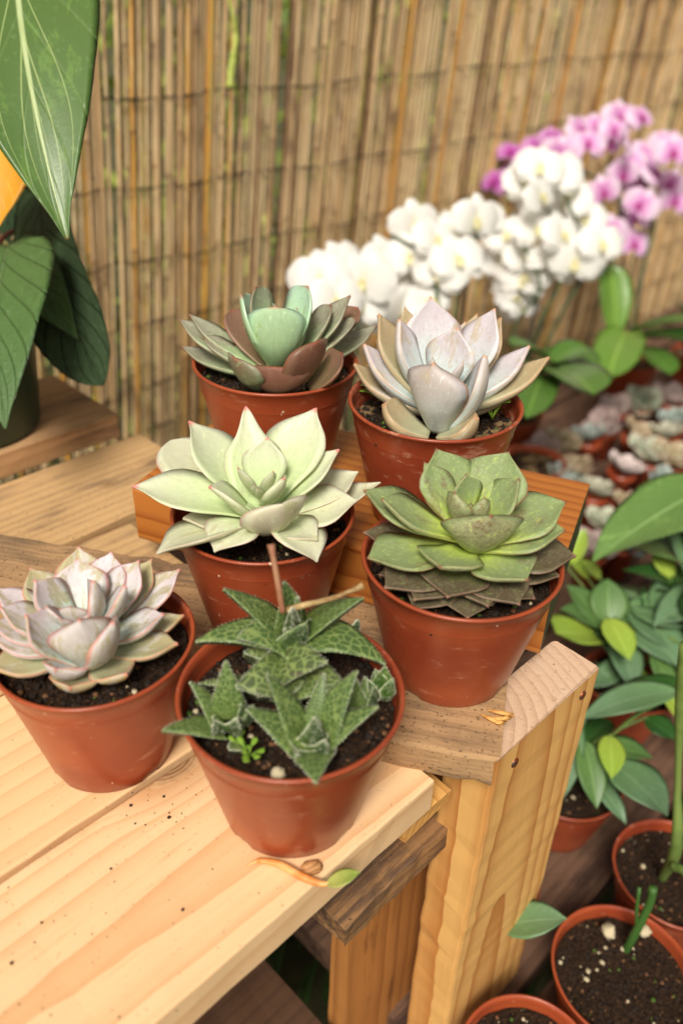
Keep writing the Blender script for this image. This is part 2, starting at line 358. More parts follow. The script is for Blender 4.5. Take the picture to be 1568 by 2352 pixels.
# hedge behind the reed fence
hm, t_, bs_ = newmat('hedge_leaf'); b_ = NB(t_); oi = b_.n('ShaderNodeAttribute', attribute_name='lf')
b_.l(b_.mix(oi.outputs['Fac'], srgb(186, 200, 96), srgb(84, 112, 40)), bs_.inputs['Base Color']); bs_.inputs['Roughness'].default_value = .6
mb = MB()
for _ in range(9000):
    p = np.array([random.uniform(-.2, 4.6), random.uniform(1.75, 2.3), random.uniform(GZ, 1.3)]); a = nrm(rng.normal(size=3)); c_ = nrm(np.cross(a, rng.normal(size=3))); s = random.uniform(.018, .045); cc = random.random()
    mb.add([p-a*s, p+c_*s*.45, p+a*s, p-c_*s*.45], [(0, 1, 2, 3)], (cc, cc, cc, 1.))
tag(mb.build('hedge', hm, smooth=False), 'green leafy growth showing through gaps in the reed fence', 'hedge', kind='stuff')

# ---- reed fence
FY = 1.05; LEAN = .10
rm, t_, bs_ = newmat('dry_reed'); b_ = NB(t_); ra = b_.n('ShaderNodeAttribute', attribute_name='lf'); rs = b_.n('ShaderNodeSeparateColor'); b_.l(ra.outputs['Color'], rs.inputs[0])
cr = b_.n('ShaderNodeValToRGB'); cr.color_ramp.interpolation = 'LINEAR'; els = cr.color_ramp.elements
pal = [(0, (96, 66, 46)), (.15, (122, 88, 58)), (.35, (190, 156, 112)), (.55, (216, 190, 148)), (.7, (196, 146, 72)), (.82, (205, 140, 52)), (.9, (176, 160, 84)), (1, (122, 92, 66))]
els[0].position = 0; els[0].color = (*srgb(*pal[0][1]), 1); els[1].position = 1; els[1].color = (*srgb(*pal[-1][1]), 1)
for p_, c_ in pal[1:-1]: e = els.new(p_); e.color = (*srgb(*c_), 1)
ob = b_.obj(); st = b_.noise(b_.map(ob, sc=(260, 260, 7)), 1, 4, .65); b_.l(b_.math('ADD', rs.outputs[0], b_.math('MULTIPLY', b_.math('SUBTRACT', st, .5), .5)), cr.inputs[0])
c1 = b_.mix(b_.ss(b_.noise(b_.map(ob, sc=(40, 40, 9)), 1, 4, .6), .5, .75), cr.outputs[0], srgb(104, 74, 52))
c1 = b_.mix(b_.math('MULTIPLY', rs.outputs[1], .75), c1, srgb(96, 60, 38))
b_.l(c1, bs_.inputs['Base Color']); bs_.inputs['Roughness'].default_value = .55
fence = empty('reed_fence', (1.9, FY, GZ), 'tan brown reed screen fence bound with dark wires behind all the plants', 'fence')
mb = MB(); x = -.25
def reed(x, y, r, z0, z1, cval):
    k = 12; zs = np.linspace(z0, z1, k); bx = rng.normal(0, .0012, k).cumsum()*.5; lean = LEAN+rng.normal(0, .006)
    pts = [(x+lean*z+bx[i], y+rng.normal(0, .0006), z) for i, z in enumerate(zs)]
    # a thickened node at each joint
    cs = []; P2 = []; R2 = []
    node = random.uniform(0, .2)
    for i in range(k-1):
        P2 += [pts[i]]; R2 += [r]; cs += [0]
        m = np.array(pts[i])*.55+np.array(pts[i+1])*.45; 
        if random.random() < .35: P2 += [m+(0, 0, -.004), m, m+(0, 0, .004)]; R2 += [r, r*1.28, r]; cs += [0, 1, 0]
    P2 += [pts[-1]]; R2 += [r*.8]; cs += [0]
    n = 6; tube_into(mb, P2, R2, n, c=None); mb.c[-1] = np.array([(cval, c, 0, 1.) for c in cs for _ in range(n)])
while x < 4.4:
    r = random.uniform(.0015, .0034) if random.random() < .9 else random.uniform(.0032, .0046)
    x += r
    cv = random.choice([random.uniform(0, 1), random.uniform(.25, .62), random.uniform(.3, .6)])
    if random.random() > .05: reed(x, FY+random.uniform(-.003, .003), r, GZ+random.uniform(0, .02), .86+random.uniform(-.08, .05), cv)
    if random.random() < .16: reed(x+random.uniform(-.003, .003), FY+.009, r*.9, GZ, .84, cv*.5)
    x += r+(random.uniform(.0, .0010) if random.random() < .76 else random.uniform(.0012, .0045))
mb.build('reed_panel', rm, fence)
wm = simple('dark_wire', srgb(46, 36, 30), .5, metal=.3)
for z in (-.56, -.45, -.345, -.24, -.17, -.074, .02, .125, .243, .36, .47, .58, .69):
    mb = MB()
    for s in (0, PI):
        pts = []
        for i, x in enumerate(np.arange(-.25, 4.3, .006)):
            t = x/.012*PI*.5+s; pts.append((x, FY-.003+.0075*math.cos(t*.5+3*math.sin(x*7)), z+.006*math.sin(x*3.1+z*9)+.003*math.sin(x*23+z*5)+.0015*math.sin(t)))
        tube_into(mb, pts, .0009, 4)
    mb.build('wire', wm, fence)

# pale catkin hanging on the fence
mb = MB(); p0 = at(528, 0, 0); 
def aty(x, y, Y): d = ray(x, y); return CAM+d*((Y-CAM[1])/d[1])
cpts = curve([aty(524, -10, FY-.02), aty(536, 40, FY-.022), aty(541, 90, FY-.022), aty(532, 150, FY-.022), aty(527, 200, FY-.024)], 26)
cm = simple('pale_bract', srgb(196, 206, 108), .6, col2=srgb(150, 165, 70), nscale=120)
tube_into(mb, cpts, [.002+.0028*abs(math.sin(i*.9))*(i/26)+.002*(i/26) for i in range(len(cpts))], 7)
tag(mb.build('dangling_sprig', cm), 'thin pale green twisted sprig hanging on the upper part of the reed fence', 'sprig')
# ============================================================ BENCH
LIGHT = srgb(236, 196, 138); LDARK = srgb(196, 138, 76)
X = np.array([1., 0, 0]); Y = np.array([0, 1., 0]); Z = np.array([0, 0, 1.])
m_a = wood('pine_front', srgb(240, 203, 146), srgb(212, 158, 92), .012, (0, .035, .06), (0, .015, .05), .5, knots=[(.90-.72, .098, .028, .013), (.42, .03, .028, .004)], weather=srgb(205, 160, 104), wamt=.25, speck=.5)
bench = empty('bench', (.0, .45, GZ), 'pale pine slatted bench carrying the front two potted succulents', 'bench')
kA = at(405, 1762, 0)
m_a = wood('pine_front', srgb(234, 196, 150), srgb(210, 154, 102), .010, (0, -.05, .03), (0, .25, .12), .62, weather=srgb(206, 162, 108), wamt=.18, knots=[(kA[0]+.6, kA[1]-.175+.004, .026, .015)], speck=.5)
board('front_slat', (-.6, .175, -.026), X, .862, .108, .026, m_a, jit=.00022, par=bench, nx=60)
m_b = wood('pine_second', srgb(232, 194, 146), srgb(206, 154, 102), .009, (.4, .04, .07), (0, -.01, -.04), .5, speck=.4)
board('slat', (-.6, .2868, -.026), X, .88, .115, .026, m_b, jit=.0005, par=bench, nx=40)
m_d = wood('pine_old', srgb(204, 166, 118), srgb(156, 116, 76), .008, (.2, .05, .04), (0, .02, .05), .4, weather=srgb(134, 108, 84), wamt=.5, speck=.9, knots=[(.90, .055, .024, .004), (.955, .06, .024, .0045)])
board('slat', (-.6, .405, -.026), X, .88, .108, .026, m_d, jit=.0006, par=bench)
dlen = .972
board('slat', (-.6, .522, -.026), X, dlen, .118, .026, m_d, jit=.0008, par=bench, endj=.001)
m_e = wood('pine_far', srgb(186, 146, 104), srgb(142, 98, 60), .010, (.6, .02, .05), (0, .02, -.05), .45, weather=srgb(120, 94, 72), wamt=.5, speck=.7)
m_cl = wood('cleat_wood', srgb(222, 168, 96), srgb(176, 112, 52), .006, (.1, .02, .02), (0, 0, .02), .7, speck=.3)
cp = at(940, 1912, -.048)
board('cleat', (.284, .178, -.0405), Y, .50, .042, .0138, m_cl, ydir=-X, jit=.0012, par=bench, endj=.0012)
board('cleat', (-.3, .19, -.048), Y, .45, .055, .0215, m_cl, ydir=-X, jit=.0012, par=bench)
# post
m_p = wood('post_wood', srgb(226, 176, 106), srgb(176, 104, 44), .012, (.0, -.05, -.012), (0, .42, .10), .85, knots=[(.70, .045, .034, .005)], weather=srgb(200, 150, 96), wamt=.1, bump=.3, distort=3.5)
endm = wood('post_end', srgb(216, 182, 152), srgb(176, 138, 112), .0075, (0, .01, -.06), (0, .02, .03), .6, weather=srgb(214, 186, 160), wamt=.35, speck=.7, bump=.9)
post = board('post', (.2985, .1585, GZ), Z, -GZ-.001, .1165, .0365, m_p, ydir=X, jit=.0006, r=.003, par=bench, endj=.0006, nx=60)
post.data.materials.append(endm); post.data.polygons[len(post.data.polygons)-1].material_index = 1
nailm = simple('rusty_nail', srgb(104, 84, 72), .4, col2=srgb(150, 70, 30), nscale=300, metal=.6)
def aty_(x, y, Yp): d = ray(x, y); return CAM+d*((Yp-CAM[1])/d[1])
for (nx_, ny_) in ((1181, 1752), (1337, 1597)):
    p = aty_(nx_, ny_, .1583); mb = MB(); lathe_into(mb, [(0.0001, .0012), (.0028, .0011), (.0034, .0005), (.0036, -.001)], 20, (0, 0, 0))
    V = mb.v[0]; mb.v[0] = np.array([(v[0], -v[2], v[1]) for v in V])+p; mb.build('nail_head', nailm, post)
m_q = wood('brace_wood', srgb(176, 118, 62), srgb(112, 64, 28), .012, (.0, -.02, .03), (0, .03, .05), .6, weather=srgb(104, 62, 34), wamt=.4)
board('panel', (.246, .2158, GZ), Z, -GZ-.112, .20, .02, m_q, ydir=X, par=bench, jit=.0006)
m_r = wood('weathered_rail', srgb(158, 118, 78), srgb(104, 68, 42), .006, (.0, .05, .05), (0, .0, .02), .6, weather=srgb(84, 66, 54), wamt=.9, speck=.8, bump=.8)
e0 = at(796, 2135, -.088)
board('lower_rail', (e0[0], .183, -.108), X, .26, .032, .02, m_r, jit=.001, par=bench, endj=.001, nx=30)
board('post', (-.45, .2, GZ), Z, -GZ-.05, .09, .036, m_p, ydir=X, par=bench)
board('post', (-.45, .6, GZ), Z, -GZ-.05, .09, .036, m_p, ydir=X, par=bench)
board('post', (.24, .60, GZ), Z, -GZ-.03, .09, .036, m_d, ydir=X, par=bench)
# stacked board at the back carrying the green pot
o = board('loose_board', (-.6, .645, .0006), X, .955, .125, .024, m_e, jit=.0008, endj=.001)
tag(o, 'tan sawn board at the far left edge with the dark green pot on it', 'board')
# rough plank
d122 = np.array([math.cos(math.radians(122.3)), math.sin(math.radians(122.3)), 0]); n32 = np.array([d122[1], -d122[0], 0])
m_k = wood('rough_plank', srgb(178, 142, 102), srgb(128, 96, 66), .010, (.1, .06, .05), (0, .02, .04), .4, weather=srgb(116, 94, 72), wamt=.7, speck=1.2, bump=1.0, rough=.85)
PZ = .0205
pc = np.array([.2835, .150, .0004])
o = board('rough_plank', pc+n32*.123, d122, .62, .123, PZ-.0004, m_k, ydir=-n32, jit=.0012, endj=.0016, nx=60, r=.002)
tag(o, 'rough brown weathered plank lying crosswise over the bench under two pots', 'plank')
mb = MB()
for k in range(5):
    p = at(1150+k*7, 1668-k*5, PZ)+Z*.0015; q = p+np.array([-.004-.006*random.random(), .012*random.random(), .002])
    tube_into(mb, [p, (p+q)/2, q], [.0013, .0016, .0005], 4)
tag(mb.build('wood_splinter', m_cl), 'pale wood splinters beside the foot of the dark green rosette pot', 'splinter')
# varnished block
BT = .067
a = at(306, 1115, BT); c_ = at(1285, 1310, BT); ba = at(467, 937, BT); bc = at(1360, 1098, BT)
m_v = wood('varnished', srgb(182, 112, 48), srgb(136, 66, 22), .010, (.0, .03, -.045), (0, .01, .03), .85, coat=.35, rough=.4, bump=.15, distort=1.5, knots=[(.10, .10, .045, .006)])
m_dk = simple('dark_stained_end', srgb(66, 64, 40), .55, col2=srgb(40, 42, 26), nscale=90, bump=.3)
a = np.array([.2575, .461, BT]); c_ = np.array([.3815, .1865, BT]); bd = nrm(a-c_); byd = nrm([.1455, .053, 0])
L_ = np.linalg.norm(a-c_)
# board long axis from left to right so that y axis = towards the back
o = board('varnished_block', np.array([a[0], a[1], PZ+.0006]), -bd, L_, .152, BT-PZ-.0006, m_v, ydir=byd, r=.003, jit=.0004, nx=20)
o.data.materials.append(m_dk); o.data.polygons[len(o.data.polygons)-1].material_index = 1; o.data.polygons[len(o.data.polygons)-2].material_index = 1
tag(o, 'orange varnished wooden block with dark end carrying the two rear pots', 'wooden block')
mb = MB()
for k in range(6):
    s = random.uniform(0, .05); p = c_+byd*random.uniform(.01, .12)-bd*.0006+Z*random.uniform(-.03, -.004); blob_into(mb, p, .0009)
mb.build('resin_spot', simple('pale_spot', srgb(180, 186, 160), .6), o) if False else None

# ============================================================ POTS
def potmat(name, dust):
    m, t, bs = newmat(name); b = NB(t); p = b.obj()
    c = b.mix(b.ss(b.noise(p, 18, 3), .35, .7), srgb(160, 74, 42), srgb(142, 60, 36))
    sc = b.ss(b.noise(b.map(p, sc=(45, 45, 110)), 1, 6, .75), .60-.07*dust, .72-.03*dust); c = b.mix(b.math('MULTIPLY', sc, .35+.45*dust), c, srgb(206, 150, 122))
    dk = b.math('MULTIPLY', b.ss(b.noise(p, 170, 4, .75), .62, .68), b.ss(b.noise(p, 26, 2), .5, .62)); c = b.mix(b.math('MULTIPLY', dk, .6), c, srgb(70, 40, 26))
    fl = b.ss(b.noise(b.map(p, loc=(3, 1, 0), rot=(.5, .2, 0), sc=(1, 1, .35)), 300, 2, .5), .745, .78); c = b.mix(fl, c, srgb(226, 196, 170))
    b.l(c, bs.inputs['Base Color']); b.l(b.math('ADD', .30, b.math('MULTIPLY', sc, .3)), bs.inputs['Roughness'])
    bs.inputs['Subsurface Weight'].default_value = .05; bs.inputs['Subsurface Radius'].default_value = (.004, .001, .0005)
    b.l(b.bump(b.noise(p, 300, 3), .06, .0005), bs.inputs['Normal']); return m
POTM = potmat('terracotta_plastic', .4); POTD = potmat('dusty_terracotta_plastic', 1.0)
def soilm(name, perl):
    m, t, bs = newmat(name); b = NB(t); p = b.obj(); n1 = b.noise(p, 330, 5, .75)
    c = b.mix(b.ss(n1, .35, .7), srgb(26, 19, 14), srgb(78, 56, 40)); c = b.mix(b.ss(b.noise(p, 700, 2), .66, .7), c, srgb(150, 116, 82))
    if perl: c = b.mix(b.math('MULTIPLY', b.ss(b.noise(p, 55, 3), .52, .62), .8), c, srgb(176, 146, 104))
    b.l(c, bs.inputs['Base Color']); bs.inputs['Roughness'].default_value = .95; bs.inputs['Specular IOR Level'].default_value = .15; b.l(b.bump(n1, 1, .004), bs.inputs['Normal']); return m
SOIL = soilm('potting_soil', False); SOILC = soilm('crusty_soil', True)
GRIT = [simple('soil_crumb', srgb(40, 29, 21), .95), simple('bark_crumb', srgb(110, 76, 48), .9), simple('perlite', srgb(192, 178, 146), .9), simple('moss_bit', srgb(70, 96, 30), .9)]
def pot_parts(par, base, R, H, mat, soil=SOIL, depth=.012, rb=.655, perl=.012, squash=.0, nb=120, tilt=(0, 0)):
    """terracotta coloured plastic nursery pot: body > rim, soil"""
    k = R/.058; bx, by, bz = base
    mb = MB(); bh = .0165*k
    r1 = R*.925; r0 = R*rb
    prof = [(r0*.3, .003), (r0*.93, .003), (r0*.97, .0), (r0, .0015)]
    for s in np.linspace(0, 1, 8)[1:]: prof.append((r0+(r1-r0)*s, .0015+(H-bh-.0015)*s))
    lathe_into(mb, prof, 72, base, squash=squash, notch=(.0016, .0022*k))
    o = mb.build('pot', mat, par)
    mb = MB(); re = R*.972
    prof = [(r1-.0006, H-bh-.0015), (r1+.0002, H-bh-.0005), (re-.0028*k, H-bh+.0012), (re-.0022*k, H-bh+.0035*k), (re-.0014*k, H-bh*.62), (R-.0012, H-.0028), (R, H-.0018), (R+.0001, H-.0006), (R-.0007, H), (R-.0023*k, H-.0005), (R-.0030*k, H-.005), (R*.945, H-.010*k), (R*.935, H-.013*k), (R*.90, H-.022*k)]
    lathe_into(mb, prof, 96, base, squash=squash)
    mb.build('rim', mat, o)
    mb = MB(); n = 40; zs = H-depth; rs_ = R*.93-.001; V = [(bx, by, bz+zs)]; Fc = []; rings = 14
    for i in range(1, rings+1):
        for j in range(n):
            t = 2*PI*j/n; r = rs_*i/rings; V.append((bx+r*math.cos(t), by+r*math.sin(t), bz+zs+random.gauss(0, .0008)))
    for j in range(n): Fc.append((0, 1+j, 1+(j+1) % n))
    for i in range(rings-1):
        for j in range(n): Fc.append((1+i*n+j, 1+(i+1)*n+j, 1+(i+1)*n+(j+1) % n, 1+i*n+(j+1) % n))
    mb.add(V, Fc)
    for _ in range(nb*4):
        t = random.uniform(0, 2*PI); r = rs_*math.sqrt(random.random())*.99; u_ = random.random(); mi = 2 if u_ < perl else (1 if u_ < perl+.12 else (3 if u_ < perl+.15 else 0))
        blob_into(mb, (bx+r*math.cos(t), by+r*math.sin(t), bz+zs+.0004), random.uniform(.0007, .0021)*k*(random.choice((.5, .8, 1.5)) if mi == 2 and perl > .05 else 1), m=mi+1, n=4)
    mb.build('soil', [soil]+GRIT, par)
    return o

def rosette(plant, base, rimz, leaves, mat, dflt, name='leaf', k=1.0):
    """leaves: (px, py, tip height above rim in mm, width in mm, options)"""
    for L in leaves:
        px, py, h, wd = L[:4]; o = dict(dflt); o.update(L[4] if len(L) > 4 else {})
        tip = at(px, py, rimz+h*.001); bs = np.array(base, float); bp = o.pop('bp', None); dr = o.pop('dr', .0025); dz = o.pop('dz', 0.)
        hor = tip-bs; hor[2] = 0; hl = np.linalg.norm(hor); bs = bs+hor/(hl+1e-9)*min(dr, hl*.4)*(0 if bp else 1)+Z*(dz+o.pop('lift', .0)*max(0, h)*.001)*(0 if bp else 1)
        if bp: bs = at(bp[0], bp[1], rimz+bp[2]*.001)
        w_ = wd*.001*k; Lg = np.linalg.norm(tip-bs)
        leaf(plant, mat, bs, tip, w_, name=name, **o)
def center(xl, xr, yb, z, R):
    """pot axis whose rim of radius R spans xl..xr and whose nearest lip is at picture height yb"""
    c = at((xl+xr)/2, yb-100, z)
    for _ in range(60):
        a = np.linspace(0, 2*PI, 49); pts = np.stack([c[0]+R*np.cos(a), c[1]+R*np.sin(a), np.full(49, z)], 1)-CAM
        dz = pts@fwd; xs = CX+F*(pts@RR)/dz; ys = CY-F*(pts@UU)/dz
        d = c-CAM; px = CX+F*(d@RR)/(d@fwd); py = CY-F*(d@UU)/(d@fwd)
        c = at(px+.5*((xl+xr)/2-(xs.min()+xs.max())/2), py+.5*(yb-ys.max()), z)
    return c
H = .0845
GRP = 'potted succulents grouped on the bench'

# ---- left: blue grey rosette with pink edges
cL = center(-24, 440, 1632, H, .0528); cL[2] = 0
pL = empty('potted_succulent', cL, 'blue-grey rosette succulent with pink leaf edges, in the leftmost pot on the bench', 'succulent', GRP)
pot_parts(pL, cL, .0528, H, POTM)
mL = leafmat('pink_edged_leaf', srgb(192, 212, 200), srgb(212, 198, 202), srgb(206, 128, 118), srgb(186, 178, 172), blotch=srgb(168, 158, 112), bamt=.52, bscale=2.6, e0=.84, e1=1.0, m0=.95, sss=.15, rough=.5)
mLo = leafmat('pink_edged_outer_leaf', srgb(176, 184, 150), srgb(178, 168, 128), srgb(204, 126, 104), srgb(186, 152, 88), blotch=srgb(196, 190, 186), bamt=.42, bscale=2.2, e0=.86, e1=1.0, m0=.95, sss=.15, rough=.5)
bL = at(200, 1492, H-.001)
d = dict(th=.0062, prof='spoon', cup=.13, bend=-.07, spine=.0016, lift=.18)
rosette(pL, bL, H, [(180, 1255, 34, 27), (349, 1284, 24, 24), (422, 1412, 8, 18), (68, 1304, 26, 25), (100, 1320, 22, 24), (407, 1477, 9, 22), (290, 1547, 7, 25, dict(bend=-.16)), (160, 1579, 3, 27, dict(bend=-.2)), (-22, 1532, 8, 26)], mLo, d)
rosette(pL, bL+Z*.002, H, [(177, 1283, 35, 30), (256, 1267, 33, 26), (319, 1287, 33, 26), (413, 1307, 23, 24), (375, 1409, 20, 22), (127, 1536, 14, 24, dict(bend=-.2)), (-15, 1472, 16, 25), (-22, 1432, 22, 22), (0, 1395, 28, 24), (-10, 1350, 26, 22)], mL, d)
rosette(pL, bL+Z*.006+nrm(bL-CAM)*.004, H, [(81, 1332, 38, 26), (211, 1335, 40, 27), (285, 1345, 38, 17), (60, 1412, 32, 31, dict(bp=(186, 1520, 4))), (182, 1421, 38, 32, dict(bp=(196, 1522, 4))), (257, 1428, 36, 27, dict(bp=(208, 1526, 4)))], mL, d)
rosette(pL, bL+Z*.012+nrm(bL-CAM)*.006, H, [(106, 1393, 32, 13), (161, 1392, 33, 16), (204, 1408, 30, 8), (140, 1420, 31, 9)], mL, dict(d, dr=.003, th=.003))

# ---- front: haworthia clump
cF = center(402, 930, 1797, H, .0562); cF[2] = 0
pF = empty('potted_succulent', cF, 'clump of green triangular net-patterned leaves with white teeth, in the front pot', 'succulent', GRP)
pot_parts(pF, cF, .0562, H, POTM, depth=.013)
mF = leafmat('netted_leaf', srgb(100, 126, 60), srgb(78, 102, 54), srgb(120, 136, 88), srgb(44, 60, 34), blotch=srgb(86, 74, 62), bamt=.05, e0=.93, e1=1.0, m0=.97, tess=True, rough=.38, sss=.08, bump=.35, u0=0, u1=.6)
mFt = simple('white_tooth', srgb(222, 224, 196), .5)
mFd = leafmat('dark_netted_leaf', srgb(92, 112, 58), srgb(78, 92, 56), srgb(132, 140, 106), srgb(60, 60, 44), blotch=srgb(92, 74, 66), bamt=.3, e0=.93, e1=1.0, m0=.95, tess=True, rough=.42, sss=.05, bump=.35)
MF = [mF, mFt]; MD = [mFd, mFt]
SZ = H-.012
dh = dict(th=.0055, prof='tri', cup=.05, bend=.04, keel=1.0, teeth=1, dr=.004, nu=24, nv=9)
b0 = at(672, 1490, H+.004)
rosette(pF, b0+Z*.010, H, [(513, 1353, 42, 27), (652, 1335, 44, 24), (834, 1374, 40, 29), (684, 1370, 40, 9), (672, 1395, 44, 10)], MF, dh, k=.88)
rosette(pF, b0+Z*.006, H, [(449, 1474, 18, 27, dict(bend=.12)), (545, 1466, 28, 30, dict(bend=.14, roll=.4)), (886, 1526, 12, 30, dict(bend=.16, lift=.2))], MF, dict(dh, th=.009))
rosette(pF, b0+Z*.012, H, [(702, 1432, 32, 28, dict(bend=.10, bp=(672, 1480, 12)))], MF, dict(dh, th=.009))
b1 = at(690, 1606, SZ)
rosette(pF, b1, H, [(752, 1522, 24, 32, dict(bend=.10, bp=(625, 1540, 2), roll=-.5)), (541, 1580, 14, 30, dict(bend=.12, bp=(668, 1560, 2), roll=.5)), (800, 1590, 12, 28, dict(bend=.16, bp=(690, 1575, -2), roll=-.3)), (455, 1571, 2, 18, dict(bend=.1)), (716, 1556, 6, 22, dict(bp=(640, 1600, -6), bend=.12)), (560, 1500, 14, 20, dict(bp=(640, 1520, 4), bend=.1))], MD, dict(dh, th=.011, dr=.002))
rosette(pF, at(705, 1580, H-.006), H, [(755, 1542, 12, 16), (640, 1585, 2, 16, dict(bend=.15)), (590, 1600, 4, 14)], MD, dh)
bB = at(526, 1668, SZ+.004)
rosette(pF, bB, H, [(519, 1517, 26, 20), (372, 1678, 6, 20), (436, 1566, 14, 16), (582, 1622, 8, 14), (554, 1618, 6, 13)], MF, dh, k=.88)
rosette(pF, bB+Z*.003, H, [(492, 1656, 6, 12, dict(bend=-.15)), (545, 1650, 8, 12, dict(bend=-.15))], MF, dict(dh, cup=.25, dr=.002))
rosette(pF, at(575, 1700, SZ), H, [(525, 1722, -9, 12), ], MD, dh)
bC = at(712, 1712, SZ+.004)
rosette(pF, bC, H, [(611, 1546, 28, 22), (821, 1540, 26, 25), (869, 1623, 14, 22), (565, 1629, 8, 24), (725, 1800, 4, 25, dict(bend=.1)), (744, 1546, 18, 14)], MF, dict(dh, dr=.004), k=.9)
rosette(pF, bC+Z*.004, H, [(724, 1648, 14, 13, dict(bend=-.12)), (682, 1726, 4, 16, dict(bend=-.25)), (748, 1700, 8, 12, dict(bend=-.2))], MF, dict(dh, cup=.3, dr=.002))
bD = at(868, 1600, SZ)
rosette(pF, bD, H, [(884, 1530, 10, 13, dict(cup=.3)), (862, 1540, 8, 11, dict(cup=.3)), (900, 1560, 6, 11), (842, 1560, 8, 10), (832, 1590, 2, 9)], [leafmat('young_leaf', srgb(84, 120, 44), srgb(64, 98, 40), srgb(120, 140, 80), srgb(52, 78, 34), tess=True, rough=.3), mFt], dict(dh, prof='oval', teeth=1))
rosette(pF, at(826, 1640, SZ), H, [(818, 1560, 12, 13), (840, 1555, 10, 12), (857, 1580, 6, 9)], MF, dh, k=.88)
rosette(pF, at(790, 1470, H), H, [(822, 1422, 20, 10), (800, 1440, 8, 9)], MF, dh, k=.88)
stalkm = simple('flower_stalk', srgb(136, 84, 66), .5, col2=srgb(160, 116, 84), nscale=60)
mb = MB(); tube_into(mb, curve([at(649, 1407, H+.038), at(638, 1340, H+.052), at(622, 1250, H+.068)], 16), [.0015]*14+[.0018, .0020], 10); mb.build('flower_stalk', stalkm, pF)
mb = MB(); tube_into(mb, curve([at(657, 1401, H+.036), at(700, 1390, H+.040), at(770, 1372, H+.040), at(833, 1345, H+.044)], 20), [.0016]*8+[.0013]*8+[.0018, .0019, .0012, .0016], 8); mb.build('flower_stalk', simple('dry_stalk', srgb(128, 92, 50), .6, col2=srgb(196, 170, 120), nscale=90), pF)
spm = simple('seedling_leaf', srgb(112, 148, 44), .5, col2=srgb(136, 166, 60), nscale=200)
def seedling(par, p, s=1.0, n=7):
    mb = MB(); p = np.asarray(p)
    for i in range(n):
        a = random.uniform(0, 6.28); q = p+np.array([math.cos(a)*.004, math.sin(a)*.004, random.uniform(.003, .009)])*s
        tube_into(mb, [p, (p+q)/2+(0, 0, .001), q], .0004*s, 4); e = q+np.array([math.cos(a), math.sin(a), .25])*.0042*s
        leaf_into(mb, q, e, .0036*s, th=.0003, prof='round', cup=0, nu=8, nv=5)
    return mb.build('seedling', spm, par)
seedling(pF, at(570, 1745, SZ), .95, 7); seedling(pF, at(552, 1722, SZ), .8, 5)
mb = MB(); blob_into(mb, at(638, 1779, SZ+.002), .0036, n=6); mb.build('pebble', GRIT[2], pF)

# ---- middle: pale cream green rosette
RZ = PZ+H
cM = center(378, 826, 1297, RZ, .0558); cM[2] = PZ+.0006
pM = empty('potted_succulent', cM, 'pale cream-green rosette succulent with pink leaf tips, in the middle pot on the rough plank', 'succulent', GRP)
pot_parts(pM, cM, .0558, H, POTM, depth=.016)
mM = leafmat('cream_green_leaf', srgb(200, 212, 168), srgb(200, 200, 172), srgb(208, 168, 146), srgb(202, 192, 166), blotch=srgb(178, 174, 130), bamt=.25, bscale=2.0, e0=.88, e1=1.0, m0=1.0, sss=.2, rough=.45)
mMp = leafmat('pink_tip_leaf', srgb(194, 212, 156), srgb(204, 208, 178), srgb(208, 116, 110), srgb(198, 200, 164), blotch=srgb(188, 184, 152), bamt=.2, bscale=2.0, e0=.95, e1=1.05, m0=.93, sss=.2, rough=.45)
bM = at(600, 1205, RZ+.001)
d = dict(th=.0042, prof='acum', cup=.15, bend=-.04, lift=.12)
rosette(pM, bM, RZ, [(390, 1012, 28, 46, dict(prof='round', cup=.05)), (436, 1080, 14, 34, dict(prof='round')), (823, 1084, 20, 34, dict(prof='wedge')), (874, 1108, 12, 26, dict(prof='acum')), (729, 1240, 8, 28, dict(prof='wedge', bend=.04)), (820, 1150, 18, 34, dict(prof='wedge', roll=-.25))], mM, d)
rosette(pM, bM, RZ, [(728, 1291, 1, 36, dict(bend=.16, prof='wedge', roll=.2)), (492, 1268, 7, 34, dict(bend=.14, prof='wedge')), (360, 1272, 4, 44, dict(bend=.06, prof='acum', roll=-.3))], mM, dict(d, cup=.1))
rosette(pM, bM+Z*.004, RZ, [(564, 933, 56, 36, dict(prof='horn')), (433, 967, 52, 36), (727, 937, 54, 42), (304, 1118, 24, 38, dict(bend=.02, roll=.1)), (779, 1032, 42, 30)], mMp, d)
rosette(pM, bM+Z*.002, RZ, [(500, 1015, 34, 30), (420, 1190, 10, 30)], mM, d)
rosette(pM, bM+Z*.008, RZ, [(648, 1157, 36, 42, dict(prof='round', bend=-.1, cup=.14, bp=(606, 1222, 4)))], mM, d)
rosette(pM, bM+Z*.012+nrm(bM-CAM)*.004, RZ, [(614, 1004, 48, 27), (480, 1117, 36, 26, dict(bend=.04, bp=(590, 1200, 6))), (652, 1096, 42, 20, dict(roll=-.3))], mMp, dict(d, dr=.004))
rosette(pM, bM+Z*.016+nrm(bM-CAM)*.008, RZ, [(546, 1073, 44, 12), (628, 1081, 42, 10), (584, 1112, 36, 7), (592, 1120, 34, 6)], mMp, dict(d, dr=.002, th=.002))

